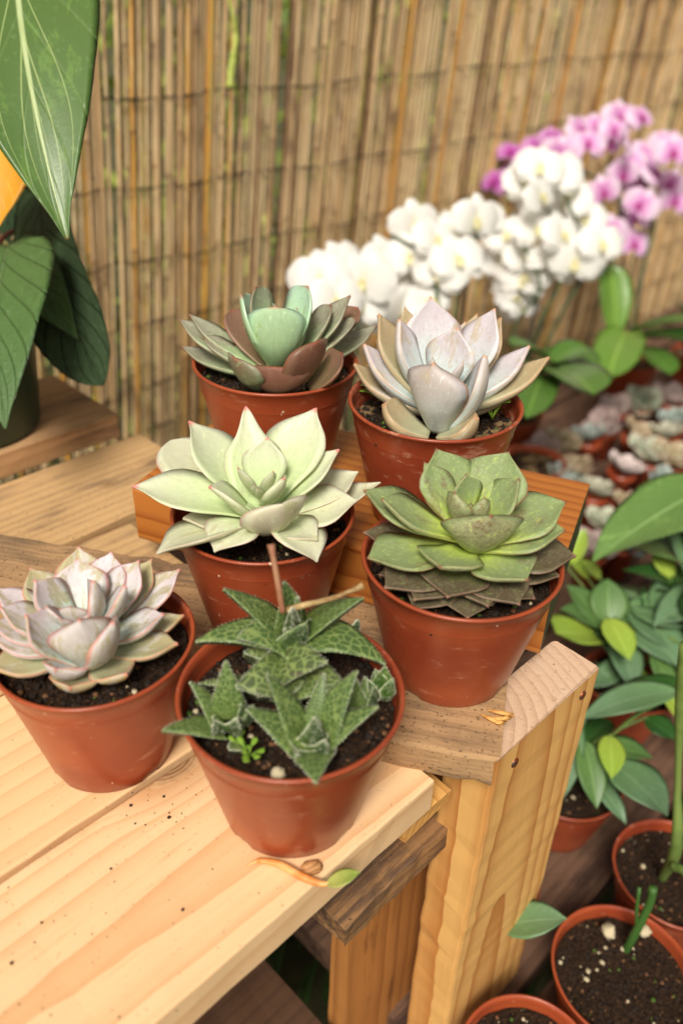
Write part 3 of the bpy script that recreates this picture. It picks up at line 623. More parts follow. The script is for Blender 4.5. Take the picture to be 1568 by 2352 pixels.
# ---- right: dark green echeveria
cR = center(817, 1309, 1428, RZ, .0572); cR[2] = PZ+.0006
pR = empty('potted_succulent', cR, 'dark olive-green rosette succulent with bright lime centre, in the right-hand pot of the group', 'succulent', GRP)
pot_parts(pR, cR, .0572, H, POTM, depth=.018)
mR = leafmat('lime_centre_leaf', srgb(196, 216, 92), srgb(138, 156, 104), srgb(134, 84, 60), srgb(156, 152, 112), e0=.93, e1=1.0, m0=.965, u0=.1, u1=.68, blotch=srgb(124, 108, 82), bamt=.26, frost=srgb(158, 170, 130), specks=srgb(98, 50, 30), rough=.5, sss=.08, bscale=2)
mR2 = leafmat('bronze_leaf', srgb(146, 168, 84), srgb(98, 88, 66), srgb(146, 108, 90), srgb(104, 74, 62), e0=.91, e1=.99, m0=.955, u0=.15, u1=.7, frost=srgb(128, 122, 98), specks=srgb(64, 40, 32), rough=.5, sss=.05, bscale=2)
bR = at(1068, 1262, RZ+.004)
d = dict(th=.0052, prof='wedge', cup=.10, bend=-.05, spine=.002, lift=.14)
rosette(pR, bR-Z*.010, RZ, [(948, 1400, -8, 30), (1074, 1420, -8, 34), (1286, 1323, -2, 30), (1228, 1375, -10, 28), (870, 1320, -6, 26)], mR2, dict(d, bend=-.02))
rosette(pR, bR-Z*.006, RZ, [(1027, 1371, 5, 38), (883, 1350, 2, 36), (1193, 1388, 0, 38), (835, 1222, 12, 30), (1322, 1277, 8, 42), (1120, 1392, 0, 30), (950, 1378, 0, 30)], mR2, dict(d, bend=-.02))
rosette(pR, bR-Z*.001, RZ, [(844, 1281, 14, 40), (1211, 1332, 14, 42), (1010, 1302, 20, 38), (1299, 1153, 32, 44), (1297, 1217, 26, 42)], mR, dict(d, bend=-.03))
rosette(pR, bR+Z*.003, RZ, [(837, 1126, 34, 38), (877, 1145, 38, 34), (1002, 1031, 54, 42), (1168, 1038, 54, 44), (975, 1062, 50, 24, dict(roll=.3)), (1191, 1100, 48, 32)], mR, d)
rosette(pR, bR+Z*.008+nrm(bR-CAM)*.002, RZ, [(1128, 1184, 44, 46, dict(cup=.2, bend=-.12, bp=(1082, 1256, 5)))], mR, d)
rosette(pR, bR+Z*.012+nrm(bR-CAM)*.004, RZ, [(1072, 1090, 48, 22), (1045, 1131, 44, 22), (1112, 1142, 42, 15), (1082, 1154, 36, 7)], mR, dict(d, dr=.003))

# ---- rear left: teal centre, brown outer
BZ = BT; BRZ = BT+H
cB = center(422, 842, 909, BRZ, .0582); cB[2] = BT+.001
pB = empty('potted_succulent', cB, 'rosette succulent with upright mint-green centre leaves and brown outer leaves, in the rear left pot', 'succulent', GRP)
pot_parts(pB, cB, .0582, H, POTM, depth=.013)
mB = leafmat('mint_leaf', srgb(190, 224, 160), srgb(184, 218, 190), srgb(176, 120, 96), srgb(160, 186, 140), e0=.97, e1=1.05, m0=.955, sss=.18, rough=.45, blotch=srgb(146, 170, 100), bamt=.12)
mBo = leafmat('mint_to_brown_leaf', srgb(168, 198, 142), srgb(158, 156, 136), srgb(140, 92, 72), srgb(112, 100, 70), e0=.93, e1=1.0, m0=.95, sss=.1, blotch=srgb(120, 92, 60), bamt=.25, bscale=2)
mBb = leafmat('brown_leaf', srgb(128, 108, 78), srgb(130, 98, 80), srgb(140, 80, 60), srgb(124, 82, 66), e0=.9, e1=1.0, m0=.95, sss=.1, blotch=srgb(104, 98, 56), bamt=.3, bscale=1.8, rough=.4)
bB_ = at(638, 868, BRZ-.003)
d = dict(th=.0052, prof='round', cup=.11, bend=-.05, spine=.002, lift=.1)
rosette(pB, bB_, BRZ, [(411, 732, 26, 30, dict(prof='wedge')), (435, 721, 30, 22, dict(prof='wedge')), (417, 795, 6, 26, dict(prof='wedge')), (803, 678, 48, 30, dict(prof='wedge')), (817, 730, 34, 20), (865, 747, 18, 26, dict(prof='wedge')), (589, 657, 58, 32), (540, 822, 22, 36, dict(bp=(592, 892, -4), prof='round'))], mBo, d)
rosette(pB, bB_, BRZ, [(530, 712, 32, 30), (822, 706, 34, 32), (725, 784, 34, 40, dict(bend=-.08, bp=(665, 890, -5))), (785, 810, 20, 36, dict(bend=-.06, bp=(712, 898, -5))), (632, 842, 18, 44, dict(bend=-.1, bp=(640, 905, -8)))], mBb, d)
rosette(pB, bB_+Z*.004, BRZ, [(554, 676, 54, 34), (705, 656, 58, 38), (632, 703, 52, 40, dict(bend=-.09)), (680, 708, 44, 8, dict(prof='acum'))], mB, d)
rosette(pB, bB_, BRZ, [(470, 775, 20, 24), (600, 690, 46, 26), (760, 700, 44, 26), (690, 690, 44, 24)], mBo, d)
seedling(pB, at(607, 893, BRZ-.002), 1.0, 5)

# ---- rear right: pale lilac grey
cG = center(783, 1219, 1016, BRZ, .0562); cG[2] = BT+.001
pG = empty('potted_succulent', cG, 'pale lilac-grey rosette succulent with thick tan-tinged leaves, in the dusty rear right pot', 'succulent', GRP)
pot_parts(pG, cG, .0562, H, POTD, soil=SOILC, depth=.016)
mG = leafmat('lilac_grey_leaf', srgb(192, 212, 208), srgb(204, 194, 200), srgb(200, 148, 116), srgb(192, 180, 168), blotch=srgb(190, 172, 144), bamt=.3, bscale=1.5, e0=.93, e1=1.0, m0=.96, sss=.2, rough=.45)
mGo = leafmat('tan_grey_leaf', srgb(172, 172, 140), srgb(178, 158, 122), srgb(192, 142, 106), srgb(176, 152, 116), blotch=srgb(186, 178, 168), bamt=.35, bscale=1.4, e0=.92, e1=1.0, m0=.96, sss=.15, rough=.45)
bG = at(1003, 955, BRZ-.004)
d = dict(th=.0085, prof='wedge', cup=.10, bend=-.08, spine=.0018, lift=.1)
rosette(pG, bG, BRZ, [(1150, 729, 50, 28), (871, 721, 50, 30), (866, 778, 30, 20), (814, 834, 18, 24), (1260, 819, 28, 27), (884, 925, 13, 30, dict(prof='round', bend=-.10, bp=(985, 1000, -5), th=.010)), (1092, 955, 12, 30, dict(prof='round', bend=-.12, bp=(1006, 1000, -5), th=.010)), (1068, 738, 46, 26)], mGo, d)
rosette(pG, bG, BRZ, [(930, 705, 44, 26), (1095, 720, 42, 26), (1190, 870, 10, 24)], mGo, d)
rosette(pG, bG, BRZ, [(989, 682, 62, 40), (1135, 708, 58, 34), (1215, 793, 36, 25), (837, 789, 35, 27)], mG, d)
rosette(pG, bG+Z*.004, BRZ, [(919, 733, 54, 27), (1110, 816, 46, 30, dict(bp=(1032, 978, -1))), (997, 833, 44, 42, dict(prof='spoon', bend=-.04, bp=(1003, 985, -3))), (1049, 753, 50, 35, dict(dr=.0))], mG, d)
rosette(pG, bG+Z*.016, BRZ, [(993, 820, 38, 9), (1063, 830, 38, 10)], mG, dict(d, dr=.002, th=.003))
seedling(pG, at(858, 912, BRZ-.010), 1.3, 5); seedling(pG, at(1130, 962, BRZ-.010), 1.3, 5); seedling(pG, at(1110, 860, BRZ-.010), 1.2, 4)

# ---- small things lying on the bench
mb = MB(); cpt = curve([at(592, 1977, .003), at(640, 1985, .0035), at(690, 2012, .004), at(735, 2030, .004), at(762, 2030, .005)], 24)
tube_into(mb, cpt, [.0012+.0009*math.sin(min(1, i/22)*PI) for i in range(len(cpt))], 8)
tube_into(mb, curve([at(592, 1977, .003), at(575, 1985, .0025), at(566, 1989, .001)], 8), [.001, .001, .0008, .0006, .0005, .0004, .0003, .0003], 6)
leaf_into(mb, at(752, 2032, .005), at(828, 2003, .014), .0085, th=.0012, prof='oval', cup=.1, bend=.02, m=0) if False else None
dl = mb.build('fallen_shoot', simple('shoot_cream', srgb(226, 176, 112), .5, col2=srgb(214, 130, 60), nscale=90)); tag(dl, 'fallen cream shoot with a green leaf tip lying on the bench edge', 'fallen shoot')
leaf(dl, leafmat('shoot_leaf', srgb(176, 178, 96), srgb(132, 156, 66), srgb(150, 160, 90), srgb(150, 160, 80)), at(748, 2033, .005), at(828, 2004, .012), .0095, th=.0012, prof='oval', cup=.1, bend=.02)
mb = MB(); kp = at(722, 1995, .002)
tube_into(mb, [kp+(-.005, .004, -.001), kp+(-.003, .003, -.0006), kp+(.002, .0, -.001), kp+(.0035, -.001, -.002)], [.002, .0036, .0036, .002], 14)
tag(mb.build('loose_knot', wood('knot_wood', srgb(190, 140, 90), srgb(110, 66, 36), .002, contrast=.9)), 'small brown wood knot poking out under the front pot at the bench edge', 'wood knot')
mb = MB()
for _ in range(46):
    px, py = (random.gauss(385, 60), random.gauss(1850, 35)) if _ < 16 else (random.uniform(0, 640), random.uniform(1830, 2340))
    p = at(px, py, 0.0)
    if p[1] < .185 or p[1] > .39: continue
    blob_into(mb, p+Z*.0003, random.uniform(.00018, .0005), n=3)
for px, py, s in ((388, 1878, .0011), (310, 1892, .0006), (27, 2213, .0009), (255, 1996, .0008), (95, 2120, .0007), (420, 2090, .0009), (300, 1850, .001), (376, 1830, .0009)): blob_into(mb, at(px, py, .0003), s, n=4)
tag(mb.build('soil_crumbs', GRIT[0]), 'dark soil crumbs scattered over the pale bench boards', 'crumbs', kind='stuff')

# ============================================================ LOWER SHELF
LZ = -.375
m_s = wood('dark_shelf', srgb(112, 84, 66), srgb(72, 50, 38), .008, (.2, .04, .05), (0, .01, .03), .5, weather=srgb(60, 42, 34), wamt=.7, speck=.8, bump=.8, rough=.85)
shelf = empty('shelf', (1.5, .3, GZ), 'low dark weathered plank shelf carrying the plants on the right', 'shelf')
yy = -.25
while yy < .93:
    board('plank', (.30, yy, LZ-.03), X, 2.6, .118, .03, m_s, par=shelf, jit=.001, nx=20); yy += .133
for xx in (.4, 1.6, 2.8):
    board('support', (xx, -.25, LZ-.09), Y, 1.2, .05, .058, m_s, par=shelf, ydir=-X)
    for y2 in (-.2, .85): board('leg', (xx, y2, GZ), Z, LZ-.09-GZ-.001, .07, .05, m_s, ydir=X, par=shelf)
# low crate of dark boards under the bench
m_u = wood('crate_wood', srgb(84, 58, 40), srgb(50, 34, 24), .009, (.2, .04, .05), (0, .01, .03), .5, weather=srgb(70, 48, 36), wamt=.6, bump=.6)
cr_ = empty('crate', (.15, .35, GZ), 'dark wooden crate standing in the shade beneath the bench', 'crate')
for k in range(3): board('crate_board', (-.02+.0*k, .20+.13*k, -.34), X, .255, .12, .02, m_u, par=cr_, jit=.001)
board('crate_board', (-.02, .19, GZ), Z, .30, .255, .02, m_u, ydir=X, par=cr_); board('crate_board', (-.021, .60, GZ), Z, .44, .255, .02, m_u, ydir=X, par=cr_)
board('crate_board', (-.022, .215, -.45), X, .255, .02, .108, m_u, par=cr_)
mb = MB(); blob_into(mb, at(842, 2255, -.318), .008, n=6); tag(mb.build('pebble', GRIT[2]), 'cream pebble on the dark crate below the bench', 'pebble')

# ---- lower pots
def lowpot(px0, px1, yb, R, label, zb=LZ+.001, perl=.08, h=.08, name='plant_pot', cat='pot', group=None, depth=.012, wet=SOIL):
    c = center(px0, px1, yb, zb+h, R); c[2] = zb
    e = empty(name, c, label, cat, group); pot_parts(e, c, R, h, POTM, perl=perl, nb=70, depth=depth, soil=wet); return e, c
stemm = simple('green_stem', srgb(112, 132, 66), .5, col2=srgb(84, 108, 52), nscale=30)
pA, cA = lowpot(1396, 1716, 2140, .056, 'pot of dark speckled soil with a pale green upright stem, at the lower right edge', name='potted_plant', cat='potted plant')
mb = MB(); tube_into(mb, curve([np.array([cA[0]-.006, cA[1]+.008, LZ+.065]), atd(1552, 1950, .70), atd(1556, 1800, .68), atd(1562, 1640, .65), atd(1575, 1480, .62)], 30), [.004, .004]+[.004+.0012*math.sin(i*.35) for i in range(28)], 10); mb.build('stem', stemm, pA)
mb = MB(); tube_into(mb, curve([atd(1545, 1990, .70), atd(1568, 2000, .69), atd(1590, 2020, .68)], 8), .004, 8); mb.build('stem', stemm, pA)
pC, cC = lowpot(1276, 1596, 2410, .058, 'pot of dark soil with a short dark green stub, in the lower right corner', name='potted_plant', cat='potted plant')
mb = MB(); tube_into(mb, curve([atd(1420, 2210, .72), atd(1450, 2160, .69), atd(1490, 2080, .67), atd(1500, 2040, .66)], 16), [.0035]*16, 8); tube_into(mb, curve([atd(1462, 2150, .69), atd(1462, 2090, .67), atd(1468, 2040, .66)], 8), .0016, 6); mb.build('stem', simple('dark_stem', srgb(60, 96, 40), .5), pC)
mb = MB(); blob_into(mb, atd(1398, 2140, .70), .007, n=6); blob_into(mb, atd(1480, 2140, .69), .006, n=6); mb.build('pebble', GRIT[2], pC)
pD, cD = lowpot(1070, 1365, 2650, .053, 'pot of brown speckled soil cut by the bottom edge beside the bench post', perl=.2)

gl = leafmat('broad_green_leaf', srgb(88, 120, 62), srgb(80, 112, 60), srgb(100, 136, 66), srgb(92, 120, 66), veins=(srgb(120, 152, 86), .3, 9), rough=.4, sss=0, e0=.98, e1=1.02, m0=1)
gl2 = leafmat('yellow_green_leaf', srgb(152, 174, 66), srgb(140, 168, 62), srgb(150, 180, 60), srgb(130, 160, 56), veins=(srgb(170, 196, 90), .3, 8), rough=.4, sss=0, e0=.98, e1=1.02, m0=1)
print('LOWPOTS', np.linalg.norm(cA-cC), np.linalg.norm(cC-cD))
gl3 = leafmat('grey_green_leaf', srgb(100, 134, 88), srgb(96, 126, 92), srgb(110, 140, 96), srgb(90, 116, 84), veins=(srgb(124, 150, 112), .3, 8), rough=.4, sss=0, e0=.98, e1=1.02, m0=1)
dg = leafmat('deep_green_leaf', srgb(44, 84, 30), srgb(40, 78, 32), srgb(50, 84, 34), srgb(50, 80, 36), veins=(srgb(74, 112, 52), .4, 9), rough=.35, sss=0, e0=.98, e1=1.02, m0=1)
def fol(par, L, root=None, stem=stemm):
    """leaves given by (base px, base py, depth, tip px, tip py, depth, width m, material, options)"""
    for q in L:
        a_ = atd(*q[0:3]); c2 = atd(*q[3:6]); o = dict(th=.0008, prof='oval', cup=.10, bend=.06, nu=20, nv=9); o.update(q[8] if len(q) > 8 else {})
        leaf(par, q[7], a_, c2, q[6], **o)
        if root is not None:
            r_ = np.asarray(root, float); mb = MB(); mid = (r_+a_)/2+Z*.02; tube_into(mb, curve([r_, mid, a_, a_+(c2-a_)*.04], 12), .0014, 6); mb.build('stem', stem, par)
# pot with pointed leaves standing by the post
pE, cE = lowpot(1190, 1420, 1886, .056, 'small pot with pointed green and grey-green leaves just right of the bench post', name='potted_plant', cat='potted plant', zb=LZ+.001)
rE = np.array([cE[0], cE[1], LZ+.068])
fol(pE, [(1340, 1700, .80, 1370, 1858, .77, .030, gl3 if 0 else gl, {}), (1400, 1690, .80, 1404, 1790, .76, .026, gl2), (1400, 1750, .80, 1532, 1875, .74, .050, gl3), (1310, 1620, .82, 1285, 1845, .78, .034, gl3), (1300, 1560, .80, 1320, 1700, .78, .03, gl3), (1560, 1590, .78, 1332, 1655, .78, .036, gl3, dict(prof='oval', bend=.1)), (1575, 1570, .80, 1375, 1625, .84, .036, dg), (1480, 1650, .82, 1550, 1700, .80, .03, dg)], root=rE)
pH, cH = lowpot(1340, 1560, 1640, .056, 'small potted plant with two bright yellow-green leaves right of the dark green rosette', name='potted_plant', cat='potted plant')
rH = np.array([cH[0], cH[1], LZ+.068])
fol(pH, [(1380, 1470, .92, 1276, 1455, .88, .055, gl2, dict(prof='round')), (1395, 1420, .90, 1445, 1518, .86, .036, gl2), (1390, 1440, .93, 1285, 1400, .92, .04, gl), (1390, 1440, .93, 1300, 1345, .95, .04, gl), (1395, 1435, .93, 1395, 1330, .95, .045, gl), (1395, 1440, .93, 1440, 1385, .95, .04, gl), (1420, 1400, .95, 1568, 1540, .88, .07, gl3), (1440, 1390, .95, 1600, 1440, .92, .07, gl3), (1440, 1400, .94, 1560, 1500, .9, .05, gl3), (1410, 1440, .93, 1455, 1590, .88, .038, gl3), (1370, 1450, .93, 1480, 1590, .9, .03, gl3), (1300, 1300, 1.0, 1345, 1215, 1.0, .03, gl2), (1350, 1330, 1.0, 1290, 1260, 1.0, .03, gl2), (1380, 1330, 1.0, 1330, 1290, 1.0, .028, gl2), (1500, 1380, .98, 1590, 1300, 1.0, .04, gl), (1540, 1330, .98, 1500, 1260, 1.0, .03, gl2)], root=rH)
# broad-leaved plant reaching in from the right
palm = leafmat('broad_streaked_leaf', srgb(92, 124, 62), srgb(98, 130, 68), srgb(110, 140, 60), srgb(96, 130, 60), veins=(srgb(140, 172, 106), .25, 12), rough=.38, sss=0, e0=.98, e1=1.02, m0=1, blotch=srgb(126, 158, 84), bamt=.3)
e_ = atd(1700, 1500, 1.05); pI = empty('foliage_plant', (e_[0], e_[1], LZ+.001), 'plant with broad streaked green leaves reaching in from the right edge', 'foliage plant')
pot_parts(pI, (e_[0], e_[1], LZ+.001), .06, .08, POTM)
fol(pI, [(1660, 1110, .98, 1362, 1290, .90, .085, palm, dict(prof='oval', bend=.06, wave=.05, nv=13, nu=34)), (1660, 1300, 1.0, 1400, 1245, .98, .07, palm, dict(bend=.05)), (1680, 1200, 1.05, 1480, 1180, 1.05, .06, gl), (1660, 1380, 1.0, 1430, 1310, .98, .05, dg), (1680, 1480, 1.0, 1500, 1350, 1.0, .06, dg), (1650, 1350, .95, 1500, 1440, .9, .05, gl3)], root=(e_[0], e_[1], LZ+.07))
def extra(par, c, n, lo, hi, Ls, mats, hmax=.16):
    for i in range(n):
        an = random.uniform(0, 2*PI); el = random.uniform(.1, 1.0); L_ = random.uniform(*Ls); st = np.array([math.cos(an), math.sin(an), 0])
        r0_ = np.array(c)+st*random.uniform(.01, .03)+Z*random.uniform(lo, hi); tip = r0_+(st*math.cos(el*.6)+Z*(random.uniform(-.5, .45)))*L_
        leaf(par, random.choice(mats), r0_, tip, L_*random.uniform(.34, .5), th=.0008, prof='oval', cup=.14, bend=.10, nu=16, nv=7, wave=.04, roll=random.uniform(-.4, .4))
        mb = MB(); tube_into(mb, curve([np.array(c)+Z*.0, np.array(c)*.5+r0_*.5+Z*.004, r0_], 8), .0013, 5); mb.build('stem', stemm, par)
extra(pI, (e_[0], e_[1], LZ+.07), 16, .05, .17, (.07, .12), [gl, dg, gl3, gl2, dg])
extra(pH, rH, 14, .03, .12, (.05, .09), [gl, dg, gl3, gl, gl2])
extra(pE, rE, 6, .02, .06, (.04, .07), [gl, dg, gl3])
pK, cK = lowpot(1450, 1640, 1560, .050, 'leafy potted plant cut by the right edge, below the broad streaked leaves', name='potted_plant', cat='potted plant')
extra(pK, (cK[0], cK[1], LZ+.07), 16, .03, .14, (.06, .11), [gl, dg, gl3, dg])
# a single leaf beyond the post foot
e_ = at(1130, 2150, LZ); pJ = empty('potted_plant', (e_[0], e_[1], LZ+.001), 'plant mostly hidden behind the bench post, one pointed grey-green leaf showing beside it', 'potted plant')
pot_parts(pJ, (e_[0]+.0, e_[1]+.02, LZ+.001), .05, .07, POTM, nb=20); fol(pJ, [(1150, 2130, .68, 1302, 2112, .66, .034, gl3)], root=(e_[0], e_[1]+.02, LZ+.06))

# ---- tray of small rosettes
rows = []
RC = [('pale grey-green', srgb(160, 180, 152), srgb(190, 186, 166), srgb(176, 120, 106)), ('dusky pink', srgb(164, 156, 146), srgb(184, 158, 156), srgb(176, 110, 110)), ('tan', srgb(158, 154, 118), srgb(182, 160, 134), srgb(170, 112, 80)), ('blue-grey', srgb(136, 158, 148), srgb(160, 170, 164), srgb(150, 112, 104)), ('whitish', srgb(206, 202, 196), srgb(216, 200, 196), srgb(196, 140, 140))]
RM = [leafmat('tray_leaf_'+n.replace(' ', '_').replace('-', '_'), c1, c2, c3, [x*.8 for x in c2], rough=.5, sss=0, e0=.86, u0=.3, u1=1.1) for n, c1, c2, c3 in RC]
tp = [(1440, 1035, 4, 'whitish rosette succulent with pink edges, brightest in the tray'), (1360, 965, 3, 'blue-grey cupped rosette succulent near the left of the tray behind the orange block'), (1290, 985, 2, 'tan rosette succulent just right of the rear right pot rim'), (1250, 1000, 1, 'dusky rosette succulent half hidden beside the rear right pot'),
      (1375, 1085, 0, 'pale grey-green rosette succulent touching the corner of the varnished block from behind'), (1530, 1080, 3, 'blue-grey rosette succulent at the right edge, in the row in front of the whitish rosette'), (1450, 1120, 2, 'tan rosette succulent in the front row of the tray'), (1400, 1160, 0, 'pale green rosette succulent at the front left corner of the tray'),
      (1500, 1130, 1, 'dusky pink rosette succulent in the front row near the broad green leaf'), (1420, 900, 1, 'dusky pink rosette succulent beneath the orchid leaves'), (1480, 890, 0, 'pale grey-green rosette succulent beneath the orchid leaves'), (1550, 880, 1, 'dusky pink rosette succulent in the farthest row at the right edge'),
      (1470, 960, 2, 'tan rosette succulent behind the whitish one'), (1540, 960, 0, 'pale grey-green rosette succulent at the right edge, behind the whitish one'), (1400, 940, 1, 'dusky pink rosette succulent between the blue-grey cupped one and the orchid leaves'), (1500, 1010, 0, 'large pale rosette succulent directly right of the whitish one'),
      (1330, 1040, 2, 'tan rosette succulent directly behind the corner of the orange block'), (1555, 1020, 2, 'tan rosette succulent at the right edge beside the large pale one'), (1440, 1195, 3, 'blue-grey rosette succulent nearest the broad green leaf, in front of the tray'), (1370, 1215, 1, 'dusky rosette succulent low beside the dark end of the block'),
      (1300, 1060, 3, 'blue-grey rosette succulent low behind the varnished block'), (1560, 930, 3, 'blue-grey rosette succulent far back at the right edge')]
def small_rosette(mb, c, R, n, rise=.5):
    for i in range(n):
        a = i*2.39996; f = (i+1)/n; el = math.radians(80-52*f); L = R*(.35+.65*f)
        dr = np.array([math.cos(a), math.sin(a), 0]); base = c+dr*R*.10+Z*(1-f)*R*.12; tip = base+(dr*math.cos(el)+Z*math.sin(el))*L
        leaf_into(mb, base, tip, R*.8*(.5+.5*f), th=R*.05, prof='wedge', cup=.14, bend=-.10, nu=13, nv=7, rnd=.5)
RS = []
sp_pot = None
for i, (px, py, ci, lab) in enumerate(tp):
    R = random.uniform(.031, .042)*(1.15 if 'large' in lab else 1); c = at(px, py, -.275); c[2] = LZ+.001
    e = empty('small_succulent', c, lab, 'succulent', 'small rosette succulents in the background tray')
    mb = MB(); lathe_into(mb, [(.016, 0), (.018, .001), (.022, .046), (.0245, .048), (.0255, .060), (.024, .060), (.023, .054), (.0001, .054)], 28, c); mb.build('pot', POTM, e)
    mb = MB(); cc_ = c+Z*.058; small_rosette(mb, cc_, R*1.2, random.choice((12, 14, 17)))
    tz = nrm(np.array([random.gauss(0, .28), random.gauss(0, .28)-.12, 1])); tx = nrm(np.cross((0, 1., 0), tz)); Rm = np.stack([tx, np.cross(tz, tx), tz], 1)
    mb.v = [(v-cc_)@Rm.T+cc_ for v in mb.v]; mb.build('rosette', RM[ci], e)

# white pebble-like blossom by rear right pot
# ---- orchids
def petal_into(mb, d, up, L, W, c0, z=.0, core=None, ph=0):
    nu_, nv_ = 7, 5; V = []; Cc = []; Fc = []
    s = np.cross(up, d)
    for i in range(nu_):
        u = i/(nu_-1); wd = W*math.sin(min(1, (u*.86+.08))*PI)**.75
        for j in range(nv_):
            v = j/(nv_-1)*2-1; V.append(c0+d*L*(u**.9)+s*wd*.5*v+up*(.14*L*math.sin(u*PI*.9)-.10*L*v*v*u+z-.12*L*u*u)); Cc.append((u, abs(v), 0, ph))
    for i in range(nu_-1):
        for j in range(nv_-1): k = i*nv_+j; Fc.append((k, k+1, k+nv_+1, k+nv_))
    mb.add(V, Fc, Cc)
def flower_mesh(name, mat):
    mb = MB(); O = np.zeros(3); N_ = np.array([0, 0, 1.])
    for a in (90, 210, 330): petal_into(mb, np.array([math.cos(math.radians(a)), math.sin(math.radians(a)), 0]), N_, .036, .026, O, -.002)
    for a in (12, 168): petal_into(mb, np.array([math.cos(math.radians(a)), math.sin(math.radians(a)), 0]), N_, .040, .046, O, .001)
    petal_into(mb, nrm(np.array([0, -1, .5])), nrm(np.array([0, .5, 1.])), .016, .012, O, .004, ph=1)
    for sg in (-1, 1): petal_into(mb, nrm(np.array([sg*.6, -.3, 1])), nrm(np.array([-sg, 0, .6])), .011, .009, O, .003, ph=1)
    blob_into(mb, (0, .001, .006), .0035, (0, 0, 0, 1.), n=5)
    o = mb.build(name, mat, None, origin=(0, 0, 0)); me = o.data; bpy.data.objects.remove(o); return me
def petalmat(name, outer, inner, lip, u0=.0, u1=.5):
    m, t, bs = newmat(name); b = NB(t); a = b.n('ShaderNodeAttribute', attribute_name='lf'); se = b.n('ShaderNodeSeparateColor'); b.l(a.outputs['Color'], se.inputs[0])
    c = b.mix(b.ss(se.outputs[0], u0, u1), inner, outer); c = b.mix(a.outputs['Alpha'], c, lip); b.l(c, bs.inputs['Base Color']); bs.inputs['Roughness'].default_value = .5
    bs.inputs['Subsurface Weight'].default_value = .0
    tr = b.n('ShaderNodeBsdfTranslucent'); b.l(c, tr.inputs[0]); mi = b.n('ShaderNodeMixShader'); mi.inputs[0].default_value = .3; b.l(bs.outputs[0], mi.inputs[1]); b.l(tr.outputs[0], mi.inputs[2]); b.l(mi.outputs[0], t.nodes['Material Output'].inputs[0]); return m
WM = petalmat('white_petal', (.92, .91, .87), (.88, .88, .70), (.84, .78, .45), 0, .18); KM = petalmat('pink_petal', srgb(240, 214, 236), srgb(220, 140, 206), srgb(176, 40, 130), .05, .75); KM2 = petalmat('lilac_petal', srgb(216, 156, 208), srgb(186, 70, 170), srgb(170, 40, 130), .05, .8)
FW = flower_mesh('flower', WM); FK = flower_mesh('flower', KM); FK2 = flower_mesh('flower', KM2)
spk = simple('orchid_spike', srgb(60, 84, 40), .5, col2=srgb(44, 58, 30), nscale=40); clipm = simple('dark_stake', srgb(30, 34, 26), .5)
def orchid(label, potpx, potz_yb, depth_pot, spikes, flowers, mesh, leaves, size=1.0, group='orchids against the reed fence'):
    base = atd(potpx, potz_yb, depth_pot); base[2] = LZ+.001
    base[1] = min(base[1], FY-.08)
    e = empty('orchid', base, label, 'orchid', group)
    pot_parts(e, base, .056, .09, POTM, soil=SOILC, nb=15)
    top = base+Z*.09
    for sp in spikes:
        pts = [top+np.array([random.uniform(-.01, .01), random.uniform(-.01, .01), -.01])]+[atd(*s) for s in sp]; mb = MB(); tube_into(mb, curve(pts, 30), .0028, 7); mb.build('flower_spike', spk, e)
        mb = MB(); q = atd(*sp[min(1, len(sp)-1)]); tube_into(mb, [pts[0]+(.006, 0, 0), q+(.004, .004, 0)], .0024, 6); mb.build('stake', clipm, e)
    for (fx, fy, fd, *r) in flowers:
        o = bpy.data.objects.new('flower', (r[1] if len(r) > 1 else mesh)); COL.objects.link(o); p = atd(fx, fy, fd); p[1] = min(p[1], FY-.03)
        n = nrm(-fwd*.9+rng.normal(0, .38, 3)+np.array([-.0, -.25, .12])); upv = nrm(Z-(Z@n)*n); xv = np.cross(upv, n); ang = random.gauss(0, .25)
        xv, upv = xv*math.cos(ang)+upv*math.sin(ang), upv*math.cos(ang)-xv*math.sin(ang); s = size*random.uniform(.9, 1.1)*(r[0] if r else 1)
        M = Matrix(((xv[0]*s, upv[0]*s, n[0]*s, p[0]), (xv[1]*s, upv[1]*s, n[1]*s, p[1]), (xv[2]*s, upv[2]*s, n[2]*s, p[2]), (0, 0, 0, 1)))
        o.parent = e; o.matrix_parent_inverse = Matrix.Translation(-Vector(e.location)); o.matrix_basis = M
    for q in leaves:
        a_ = atd(*q[0:3]) if q[0] is not None else top; c2 = atd(*q[3:6]); leaf(e, q[7], a_ if q[0] is not None else top, c2, q[6], th=.0025, prof='strap', cup=.12, bend=.08, nu=20, nv=9)
    return e
ol = leafmat('orchid_leaf', srgb(74, 108, 44), srgb(78, 114, 46), srgb(90, 130, 50), srgb(90, 120, 50), veins=(srgb(120, 156, 70), .0, 5), rough=.3, sss=0, e0=.98, e1=1.02, m0=1)
olb = leafmat('orchid_leaf_bright', srgb(104, 140, 52), srgb(98, 134, 52), srgb(110, 150, 50), srgb(100, 140, 50), veins=(srgb(150, 180, 80), .0, 5), rough=.3, sss=0, e0=.98, e1=1.02, m0=1)
old = leafmat('orchid_leaf_dark', srgb(40, 74, 26), srgb(44, 78, 30), srgb(50, 80, 30), srgb(50, 76, 30), veins=(srgb(70, 100, 44), .0, 5), rough=.3, sss=0, e0=.98, e1=1.02, m0=1)
def cloud(pts, d0, dd, s=1.0, extra=1):
    out = []
    for (x, y) in pts:
        out.append((x, y, d0+random.uniform(-dd, dd), s))
        for _ in range(extra): out.append((x+random.gauss(0, 12), y+random.gauss(0, 12), d0+dd+random.uniform(0, .06), s))
    return [(a, b_1, c_1, d_1*1.12) for a, b_1, c_1, d_1 in out if random.random() < .8]
